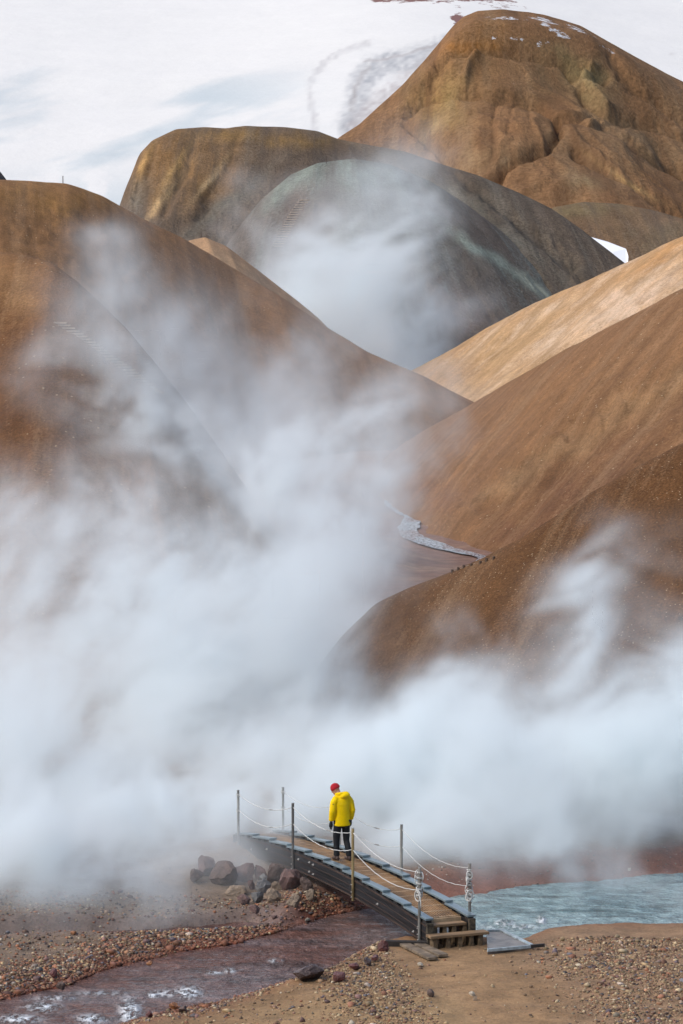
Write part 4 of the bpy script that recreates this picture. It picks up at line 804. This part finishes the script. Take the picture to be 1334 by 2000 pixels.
RK = [  # u, v centre, width, height in photo px, kind, label
    (400, 1697, 44, 44, 'red', 'reddish boulder at the left end of the rock pile, half lost in steam'),
    (436, 1712, 62, 46, 'brown', 'broad brown boulder left of the bridge end, low in the rock pile'),
    (385, 1712, 30, 26, 'brown', 'small dark boulder outermost on the left of the rock pile'),
    (459, 1708, 16, 20, 'grey', 'small grey stone wedged beside the broad brown boulder'),
    (478, 1707, 48, 40, 'red', 'large red brown boulder just under the far end of the bridge beam'),
    (476, 1691, 12, 13, 'pale', 'little pale cream stone on top of the rock pile'),
    (510, 1706, 28, 32, 'red', 'narrow upright red boulder under the bridge beam'),
    (516, 1716, 24, 20, 'grey', 'small pale grey stone under the middle of the rock pile top'),
    (535, 1712, 40, 40, 'brown', 'rounded brown boulder under the beam left of the largest one'),
    (571, 1718, 54, 48, 'red', 'largest red boulder right under the bridge beam'),
    (490, 1729, 18, 22, 'red', 'bright reddish stone in the middle of the rock pile'),
    (515, 1733, 30, 28, 'grey', 'grey boulder in the middle of the rock pile'),
    (542, 1731, 22, 20, 'tan', 'small tan stone below the rounded brown boulder'),
    (533, 1752, 36, 27, 'tan', 'angular grey tan boulder at the foot of the rock pile'),
    (502, 1754, 32, 25, 'grey', 'angular slate grey boulder at the foot of the rock pile'),
    (475, 1760, 28, 20, 'red', 'dark red stone at the foot of the rock pile, left of the slate grey one'),
    (459, 1741, 46, 24, 'tan', 'flat tan boulder on the ochre silt'),
    (498, 1777, 24, 18, 'red', 'low red stone furthest down the bank below the pile'),
    (572, 1764, 36, 28, 'tan', 'pale tan boulder below the largest red one'),
    (606, 1750, 26, 20, 'tan', 'dusty boulder at the right end of the rock pile'),
    (600, 1728, 30, 30, 'brown', 'brown boulder right of the largest red one under the beam'),
    (345, 1803, 14, 13, 'tan', 'lone tan stone on the green silt by the side channel'),
    (456, 1794, 20, 12, 'pale', 'flat pinkish stone by the small side channel'),
    (603, 1903, 60, 40, 'wet', 'big wet black brown rock standing at the edge of the stream'),
    (748, 1850, 24, 24, 'wetred', 'dark red wet rock against the end of the ground sill'),
    (717, 1880, 16, 18, 'wet', 'small black rock on the stream edge between the red ones'),
    (662, 1908, 24, 26, 'wetred', 'wet red rock on the stream edge right of the big dark one'),
    (733, 1872, 18, 16, 'wetred', 'wet red rock on the stream edge below the sill'),
    (693, 1890, 26, 14, 'wetred', 'flat wet red rock in the edge of the stream'),
    (841, 1941, 17, 18, 'brown', 'upright brown stone on the slope below the trodden path'),
    (921, 1942, 13, 9, 'pale', 'cream coloured stone lying on the sandy slope'),
    (928, 1951, 12, 9, 'tan', 'yellowish stone right beside the cream one'),
    (820, 1885, 13, 9, 'pale', 'yellow cream stone below the ground planks'),
    (731, 1976, 14, 9, 'red', 'pinkish flat stone low on the gravel slope'),
    (338, 1966, 18, 17, 'orange', 'rounded orange stone at the stream edge in the lower left'),
    (357, 1972, 20, 16, 'brown', 'purple brown stone beside the rounded orange one'),
    (233, 1986, 26, 17, 'orange', 'orange brown stone in the water left of the gravel spit'),
    (291, 1982, 17, 14, 'wetred', 'dark red stone at the tip of the gravel spit'),
    (102, 1902, 17, 19, 'wetred', 'dark red block in the gravel bar on the left'),
    (119, 1927, 20, 17, 'brown', 'brown block near the water on the left gravel bar'),
    (291, 1883, 15, 11, 'orange', 'orange stone near the water on the left gravel bar'),
    (143, 1823, 12, 8, 'orange', 'small orange stone across the side channel'),
    (1229, 1699, 9, 8, 'pale', 'pale stone on the red bank across the blue water'),
]
for k, (u, v, w_, h_, kd, lb) in enumerate(RK):
    p = ground_at(u, v + h_ * .42); s = p[1] / FPX
    me = rock_mesh('boulder', w_ * s * .58, w_ * s * .52, h_ * s * .60, 300 + k, 3 if w_ > 18 else 2)
    o = link('boulder' if w_ > 18 else 'stone', me, RM[kd], smooth=False, label=lb, cat='boulder' if w_ > 18 else 'stone')
    if k < 23: o['group'] = 'rocks of the far bank'
    o.location = (p[0], p[1] + w_ * s * .35, p[2] + h_ * s * .42 * 1.0); o.rotation_euler = (random.uniform(-.3, .3), random.uniform(-.3, .3), random.uniform(0, 6))
# pebbles: uncountable ground cover
def gravel(name, n, box, keep, size, pal, seed, label):
    rg = np.random.default_rng(seed)
    X = rg.uniform(box[0], box[1], n); Y = rg.uniform(box[2], box[3], n); h, d, near, da, du, pd = land(X, Y)
    pr = keep(X, Y, d, near, da, pd); ok = rg.random(n) < pr
    X, Y, h, d = X[ok], Y[ok], h[ok], d[ok]; m = len(X)
    s = size[0] + (size[1] - size[0]) * rg.random(m) ** 4.5
    bm = bmesh.new(); bmesh.ops.create_icosphere(bm, subdivisions=1, radius=1.0)
    B = np.array([v.co[:] for v in bm.verts]); Fb = np.array([[v.index for v in f.verts] for f in bm.faces]); bm.free(); nb = len(B)
    V = B[None] * (1 + .34 * rg.normal(size=(m, nb, 1)).clip(-1.3, 1.3)); V = V * (s[:, None] * rg.uniform([.7, .7, .45], [1.3, 1.1, .85], (m, 3)))[:, None, :]
    a = rg.uniform(0, 6.283, m)[:, None]; x = V[..., 0] * np.cos(a) - V[..., 1] * np.sin(a); y = V[..., 0] * np.sin(a) + V[..., 1] * np.cos(a)
    V = np.stack([x + X[:, None], y + Y[:, None], V[..., 2] + (h + s * .25)[:, None]], -1)
    F = (Fb[None] + (np.arange(m) * nb)[:, None, None]).reshape(-1, 3)
    P = np.array([c for c, _ in pal]); pw = np.array([q for _, q in pal]); ci = rg.choice(len(P), m, p=pw / pw.sum())
    col = P[ci] * rg.uniform(.3, 1.35, (m, 1))
    e = sst(.7, .05, -d)[:, None] * (rg.random((m, 1)) < .9); col = col * (1 - .8 * e) + np.array([.22, .075, .035]) * rg.uniform(.4, 1.3, (m, 1)) * .8 * e
    col = np.repeat(col, nb, 0)
    me = mesh_np(name, V.reshape(-1, 3), F, col)
    return link(name, me, m_peb, kind='stuff', label=label, cat='gravel')
m_peb, t, b = mat('pebbles'); b.inputs['Roughness'].default_value = .7
a_ = N(t, 'ShaderNodeAttribute', attribute_name='col'); tc = N(t, 'ShaderNodeTexCoord').outputs['Object']
t.links.new(mixc(t, 1.0, a_.outputs['Color'], ramp(t, noise(t, tc, 40, 3), (.3, .75), (.7, 1.2)), 'MULTIPLY'), b.inputs['Base Color'])
PAL = [((.28, .17, .09), 5), ((.36, .25, .13), 4), ((.45, .34, .20), 2.5), ((.20, .11, .07), 4), ((.09, .075, .075), 2), ((.32, .13, .06), 2.5), ((.50, .42, .30), 1.2), ((.16, .15, .16), 1.5)]
PALR = [((.30, .13, .07), 4), ((.38, .19, .10), 3), ((.22, .12, .10), 3), ((.40, .28, .2), 2), ((.15, .11, .12), 2), ((.48, .38, .3), 1)]
gravel('gravel', 130000, (-9.5, .5, 57, 66), lambda X, Y, d, near, da, pd: (~near) * (d < .15) * (.95 * sst(2.9, .9, -d) * (.55 + .7 * sst(-.3, .3, fbm(X * .7, Y * 1.4, 0, 3, 5))) + .10) * sst(.3, .7, da), (.008, .046), [(c, k) for c, k in PAL] + [((.30, .12, .055), 3), ((.24, .09, .05), 3)], 1, 'coarse gravel bar of brown, ochre and black stones left of the stream')
gravel('gravel', 9000, (-9.5, .5, 57, 66), lambda X, Y, d, near, da, pd: (~near) * (d < .1) * (.35 * sst(2.6, .6, -d) + .04), (.03, .095), PALR + PAL[3:], 9, 'larger rust red and brown stones along the edge of the left gravel bar')
gravel('gravel', 60000, (-9.5, 9, 61, 72), lambda X, Y, d, near, da, pd: (~near) * (d < .05) * .16, (.008, .030), [((.33, .31, .27), 3), ((.26, .20, .15), 3), ((.42, .38, .32), 1), ((.18, .14, .12), 2)], 2, 'fine grey gravel on the far bank')
gravel('gravel', 130000, (-5, 10, 51.5, 61), lambda X, Y, d, near, da, pd: near * (d < .2) * (.85 * sst(1.4, .2, -d) + .55 * sst(1.2, 2.2, pd) * sst(-.2, .4, fbm(X * .5, Y * .8, 0, 4, 6) + .3) + .42 * sst(-1.0, -1.5, pd) * sst(-3.2, -2.4, pd) + .05) * (1 - .85 * (np.abs(pd) < 1.0)), (.010, .042), PAL[:4] * 2 + PAL, 3, 'loose brown gravel on the near bank beside the trodden path')
gravel('gravel', 9000, (-3.5, 10, 52, 61), lambda X, Y, d, near, da, pd: near * (d < .25) * (.6 * sst(.9, .1, -d) + .18 * sst(1.4, 2.4, pd) + .10 * (pd < -1.3)), (.03, .085), PALR + PAL, 4, 'larger red and ochre stones along the near water edge')

# ------------------------------------------------------------------ person
def union(name, mb, mat_, parent, voxel, it=4, amp=0.0, freq=20, seed=0, smooth=True, **k):
    o = mb.build('tmp', None); md = o.modifiers.new('r', 'REMESH'); md.mode = 'VOXEL'; md.voxel_size = voxel
    ms = o.modifiers.new('s', 'SMOOTH'); ms.iterations = it; ms.factor = .5
    dg = bpy.context.evaluated_depsgraph_get(); me = bpy.data.meshes.new_from_object(o.evaluated_get(dg)); bpy.data.objects.remove(o); me.name = name
    if amp:
        n = len(me.vertices); V = np.zeros(n * 3, np.float32); me.vertices.foreach_get('co', V); V = V.reshape(-1, 3)
        Nn = np.zeros(n * 3, np.float32); me.vertices.foreach_get('normal', Nn); Nn = Nn.reshape(-1, 3)
        V = V + Nn * (amp * ridged(V[:, 0] * freq * .5, V[:, 1] * freq * .5, V[:, 2] * freq, 3, seed))[:, None]
        me.vertices.foreach_set('co', V.astype(np.float32).ravel()); me.update()
    return link(name, me, mat_, parent, smooth, **k)
def ell(m, c, r, n=14, k=10, M=None):
    rr = []
    for i in range(1, k):
        a = math.pi * i / k
        rr.append([(r[0] * math.sin(a) * math.cos(2 * math.pi * j / n), r[1] * math.sin(a) * math.sin(2 * math.pi * j / n), -r[2] * math.cos(a)) for j in range(n)])
    rr = [[(M @ Vector(p) if M else Vector(p)) + Vector(c) for p in q] for q in rr]; return m.rings(rr)
def loft(m, rows, n=20):
    return m.rings([[(cx + rx * math.cos(2 * math.pi * j / n), cy_ + ry * math.sin(2 * math.pi * j / n), z) for j in range(n)] for (z, cx, cy_, rx, ry) in rows])
PX = 5.42
pz = zb(PX) + .450
pr_w = br.location + Matrix.Rotation(math.pi / 2 + TH, 3, 'Z') @ Vector((PX, -.55, pz))
man = empty('person', tuple(pr_w), TH + R(4), label='person in yellow hooded jacket, red beanie and black trousers standing on the bridge, looking down', cat='person')
m_skin = simple('skin', (.50, .27, .19), .5); m_jack = simple('yellow_jacket_cloth', (.93, .62, .0), .75, spec=.15, nscale=8, namt=.08, bscale=30, bdist=.003)
m_hat = simple('red_knit', (.42, .006, .015), .85, nscale=60, namt=.25, bscale=90, bdist=.003); m_trs = simple('black_trousers', (.009, .009, .011), .7, nscale=10, namt=.3)
m_glv = simple('black_glove', (.010, .010, .012), .55); m_boot = simple('brown_boot', (.075, .045, .034), .6, nscale=20, namt=.3); m_beard = simple('dark_beard', (.05, .03, .022), .9)
HM = Matrix.Rotation(R(52), 3, 'Z') @ Matrix.Rotation(R(-30), 3, 'X')      # head turned left and bowed
HC = Vector((-.095, .115, 1.555))
def hd(x, y, z): return HC + HM @ Vector((x, y, z))
A = {}
for s in (-1, 1):
    A[s] = [Vector((s * .150, -.01, 1.355)), Vector((s * .205, -.02, 1.28)), Vector((s * .245 + .0, -.035, 1.09)), Vector((s * (.235 if s < 0 else .240), .03, .90)), Vector((s * .232, .055, .80))]
LG = {-1: [Vector((-.085, .02, .86)), Vector((-.105, .05, .47)), Vector((-.11, .03, .10))], 1: [Vector((.085, -.02, .86)), Vector((.115, .0, .47)), Vector((.125, -.10, .10))]}
def hand(m, s, fat=1.0):
    w0 = A[s][3].lerp(A[s][4], .6); d = (A[s][4] - A[s][3]).normalized(); f = Vector((0, 1, -.15)).normalized()
    pc = w0 + d * .075
    m.tube([w0 - d * .03, w0, w0 + d * .03, pc, pc + d * .035], [.026 * fat, .026 * fat, .033 * fat, .036 * fat, .030 * fat], 10)
    for k, (ln, of) in enumerate(((.068, .030), (.078, .010), (.073, -.010), (.058, -.028))):
        b0 = pc + d * .03 + f * of; cu = Vector((-s * .35, .12, 0))
        m.tube([b0 - d * .03, b0 + d * ln * .4, b0 + d * ln * .72 + cu * ln * .45, b0 + d * ln * .86 + cu * ln * .95], [.0095 * fat, .009 * fat, .0085 * fat, .007 * fat], 8)
    b0 = w0 + d * .04 + f * .028; m.tube([b0 - f * .01, b0 + f * .018 + d * .022, b0 + f * .022 + d * .052 + Vector((-s * .012, 0, 0))], [.012 * fat, .0105 * fat, .008 * fat], 8)
# body: one continuous skin surface
m = MB()
loft(m, [(.80, 0, 0, .15, .10), (.92, 0, 0, .155, .105), (1.08, 0, 0, .135, .095), (1.25, -.005, 0, .16, .105), (1.36, -.01, .0, .17, .09), (1.42, -.015, .02, .10, .07), (1.45, -.02, .03, .06, .06)])
m.tube([(-.02, .02, 1.38), (-.05, .06, 1.46), tuple(hd(0, -.02, -.05))], [.062, .056, .055], 12)
m.v, m.f = m.v, m.f
hh = []
for z, y, rx, ry in ((-.125, .045, .028, .030), (-.105, .035, .045, .055), (-.07, .015, .058, .078), (-.03, .004, .066, .088), (.01, .0, .073, .094), (.05, -.003, .075, .095), (.085, -.006, .065, .082), (.112, -.008, .035, .045)):
    hh.append([hd(rx * math.cos(2 * math.pi * j / 20), y + ry * math.sin(2 * math.pi * j / 20), z) for j in range(20)])
m.rings(hh)
m.tube([hd(0, .082, .01), hd(0, .105, -.025), hd(0, .09, -.038)], [.008, .015, .010], 8)                       # nose
m.tube([hd(-.025, .078, -.062), hd(0, .085, -.062), hd(.025, .078, -.062)], [.007, .010, .007], 8)             # lips
m.tube([hd(-.045, .075, .022), hd(-.015, .088, .02)], .009, 6); m.tube([hd(.045, .075, .022), hd(.015, .088, .02)], .009, 6)  # brows
for s in (-1, 1):
    ell(m, hd(s * .074, -.005, -.012), (.010, .020, .030), 8, 6, HM)
    ell(m, hd(s * .030, .074, .0), (.013, .010, .010), 8, 6, HM)
    m.tube(A[s][:4] + [A[s][3].lerp(A[s][4], .6)], [.055, .052, .042, .032, .026], 12); hand(m, s)
    m.tube([LG[s][0] + Vector((0, 0, .04)), LG[s][0], LG[s][1], LG[s][2], LG[s][2] - Vector((0, 0, .04))], [.085, .082, .055, .040, .040], 12)
    m.tube([LG[s][2] - Vector((0, .05, .045)), LG[s][2] + Vector((0, .06, -.055)), LG[s][2] + Vector((0, .15, -.07))], [.035, .036, .026], 10)
union('body', m, m_skin, man, .0075, 2)
# beard and eyes
m = MB(); ell(m, hd(0, .02, -.085), (.060, .068, .045), 12, 8, HM); union('beard', m, m_beard, man, .008, 2, .003, 60)
m = MB()
for s in (-1, 1): ell(m, hd(s * .030, .081, .0), (.009, .006, .008), 8, 6, HM)
m.build('eyes', m_beard, man, True)
# beanie
m = MB(); rr = []
for z, rx, ry in ((-.005, .083, .104), (.02, .087, .108), (.045, .088, .108), (.048, .084, .104), (.08, .078, .096), (.11, .058, .070), (.127, .03, .036), (.132, .008, .01)):
    rr.append([hd(rx * (1 + .015 * math.cos(22 * math.pi * j / 44 * 2)) * math.cos(2 * math.pi * j / 44), -.008 + ry * (1 + .015 * math.cos(22 * math.pi * j / 44 * 2)) * math.sin(2 * math.pi * j / 44), z) for j in range(44)])
m.rings(rr).build('beanie', m_hat, man, True)
# jacket
m = MB()
loft(m, [(.765, .01, .0, .182, .135), (.80, .01, .0, .185, .138), (.95, .005, -.005, .172, .130), (1.10, .0, -.01, .168, .128), (1.24, -.005, -.01, .178, .130), (1.33, -.01, -.005, .180, .120), (1.39, -.015, .01, .140, .105), (1.43, -.02, .025, .095, .088), (1.465, -.035, .045, .085, .085)], 26)
for s in (-1, 1): m.tube([A[s][0] + Vector((-s * .05, 0, -.01)), A[s][0], A[s][1], A[s][2], A[s][3], A[s][3].lerp(A[s][4], .12)], [.075, .080, .076, .066, .060, .056], 14)
ell(m, (.035, -.085, 1.435), (.118, .085, .062), 16, 10, Matrix.Rotation(R(-12), 3, 'Y'))
ell(m, (.045, -.055, 1.475), (.092, .075, .040), 16, 10, Matrix.Rotation(R(-6), 3, 'Y'))
m.tube([(-.10, .10, 1.43), (-.115, .02, 1.455), (-.06, -.06, 1.475), (.04, -.09, 1.475), (.10, -.03, 1.46), (.07, .06, 1.44)], [.028, .032, .036, .036, .034, .028], 10)
jk = union('jacket', m, m_jack, man, .010, 3, .0045, 16, 5)
m = MB(); m.tube([(-.045, -.135, 1.40), (-.03, -.155, 1.375), (.03, -.165, 1.362), (.10, -.15, 1.385)], .004, 6); m.build('hood_seam', simple('seam', (.55, .33, .002), .8), jk, True)
m = MB(); p = A[-1][1].lerp(A[-1][2], .12); m.tube([p + Vector((-.052, -.058, .006)), p + Vector((-.028, -.074, .006))], .0085, 6); m.build('sleeve_patch', m_glv, jk)
# trousers, gloves, boots
m = MB(); loft(m, [(.74, .0, .0, .155, .115), (.82, 0, 0, .160, .118), (.92, 0, 0, .155, .112)], 20)
for s in (-1, 1): m.tube([LG[s][0] + Vector((0, 0, .03)), LG[s][0] - Vector((0, 0, .08)), LG[s][1] + Vector((0, 0, .05)), LG[s][1] - Vector((0, 0, .05)), LG[s][2] + Vector((0, 0, .08)), LG[s][2] + Vector((0, 0, .005))], [.098, .092, .074, .068, .062, .066], 16)
union('trousers', m, m_trs, man, .010, 3, .005, 22, 9)
for s in (-1, 1):
    m = MB(); hand(m, s, 1.28); union('glove', m, m_glv, man, .006, 1)
    m = MB(); q = LG[s][2]; yw = Vector((s * .03, 1, 0)).normalized()
    m.tube([q + Vector((0, -.01, .05)), q + Vector((0, -.012, -.03)), q + Vector((0, -.01, -.06))], [.050, .052, .050], 14)
    m.rings([[Vector((q.x, q.y, 0)) + yw * yy + Vector((wx * math.cos(2 * math.pi * j / 16), 0, max(-.0, zc + zr * math.sin(2 * math.pi * j / 16)))) for j in range(16)] for yy, wx, zc, zr in ((-.085, .022, .04, .04), (-.075, .040, .045, .045), (-.03, .046, .05, .052), (.04, .046, .045, .046), (.11, .050, .036, .038), (.155, .042, .030, .030), (.175, .020, .026, .022))])
    union('boot', m, m_boot, man, .008, 2)

# ------------------------------------------------------------------ trails on the slopes
from mathutils.bvhtree import BVHTree
hills = [o for o in bpy.data.objects if o.name.startswith('hill')]
trees = {}
def hit(u, v, idx):
    o = hills[idx]
    if idx not in trees: trees[idx] = BVHTree.FromPolygons([v_.co for v_ in o.data.vertices], [p_.vertices[:] for p_ in o.data.polygons])
    a, y, z = ray(u, v); r = trees[idx].ray_cast(Vector((0, 0, CH)), Vector((float(a), float(y), float(z))).normalized())
    return r[0]
m_log = simple('pale_log', (.36, .26, .18), .8, nscale=6, namt=.3); m_logd = simple('dark_log', (.10, .065, .045), .8, nscale=6, namt=.3)
def stair(a, b_, idx, n, wid, th, label, mt=m_log, skew=0.0, bend=0.0):
    root = None
    for k in range(n):
        q = k / (n - 1); u = a[0] + (b_[0] - a[0]) * q + bend * math.sin(q * math.pi); v = a[1] + (b_[1] - a[1]) * q
        p = hit(u, v, idx)
        if p is None: continue
        if root is None: root = empty('hillside_stairs', tuple(p), label=label, cat='stairs')
        c = p - root.location; m = MB()
        bar(m, c + Vector((-wid / 2, skew * wid / 2, 0)), c + Vector((wid / 2, -skew * wid / 2, random.uniform(-.01, .01))), th * 1.6, th, 0.0)
        m.build('step', mt, root)
stair((118, 632), (308, 768), 3, 26, .56, .075, 'flight of wooden steps climbing the front left knoll through steam', skew=.2, bend=4)
stair((594, 392), (544, 482), 6, 20, 1.3, .14, 'distant flight of wooden steps up the red side of the grey dome', skew=.1, bend=-4)

root = None                                              # log edging of the trail along the near spur
for k in range(17):
    q = k / 16; u = 742 + 222 * q + random.uniform(-3, 3); v = 1157 - 69 * q - 10 * math.sin(q * math.pi * .9) * 0 + 4
    p = hit(u, v, 0)
    if p is None: continue
    if root is None: root = empty('trail_edging', tuple(p), label='row of short stakes and logs edging the trail along the near right spur', cat='edging')
    c = p - root.location
    MB().tube([c + Vector((0, 0, -.05)), c + Vector((0, 0, .07 + .04 * random.random()))], .04, 7).build('stake', m_logd, root)
    m = MB(); bar(m, c + Vector((.06, .02, .01)), c + Vector((.30, .0, .07)), .07, .05); m.build('log', m_log, root)
for (u, v, idx, h_, lb) in ((123, 356, 4, .55, 'thin trail marker pole on the crest of the long left spur'), (393, 465, 5, .55, 'thin trail marker pole on the pale knob behind the spur'), (637, 320, 6, .9, 'thin trail marker pole on top of the grey dome')):
    p = None; vv = v
    while p is None and vv < v + 20: p = hit(u, vv, idx); vv += 1
    if p is None: continue
    po = empty('marker_pole', tuple(p), label=lb, cat='pole', group='trail marker poles')
    MB().tube([(0, 0, -.1), (0, 0, h_)], .035 * h_ / .55, 6).build('pole', m_logd, po)
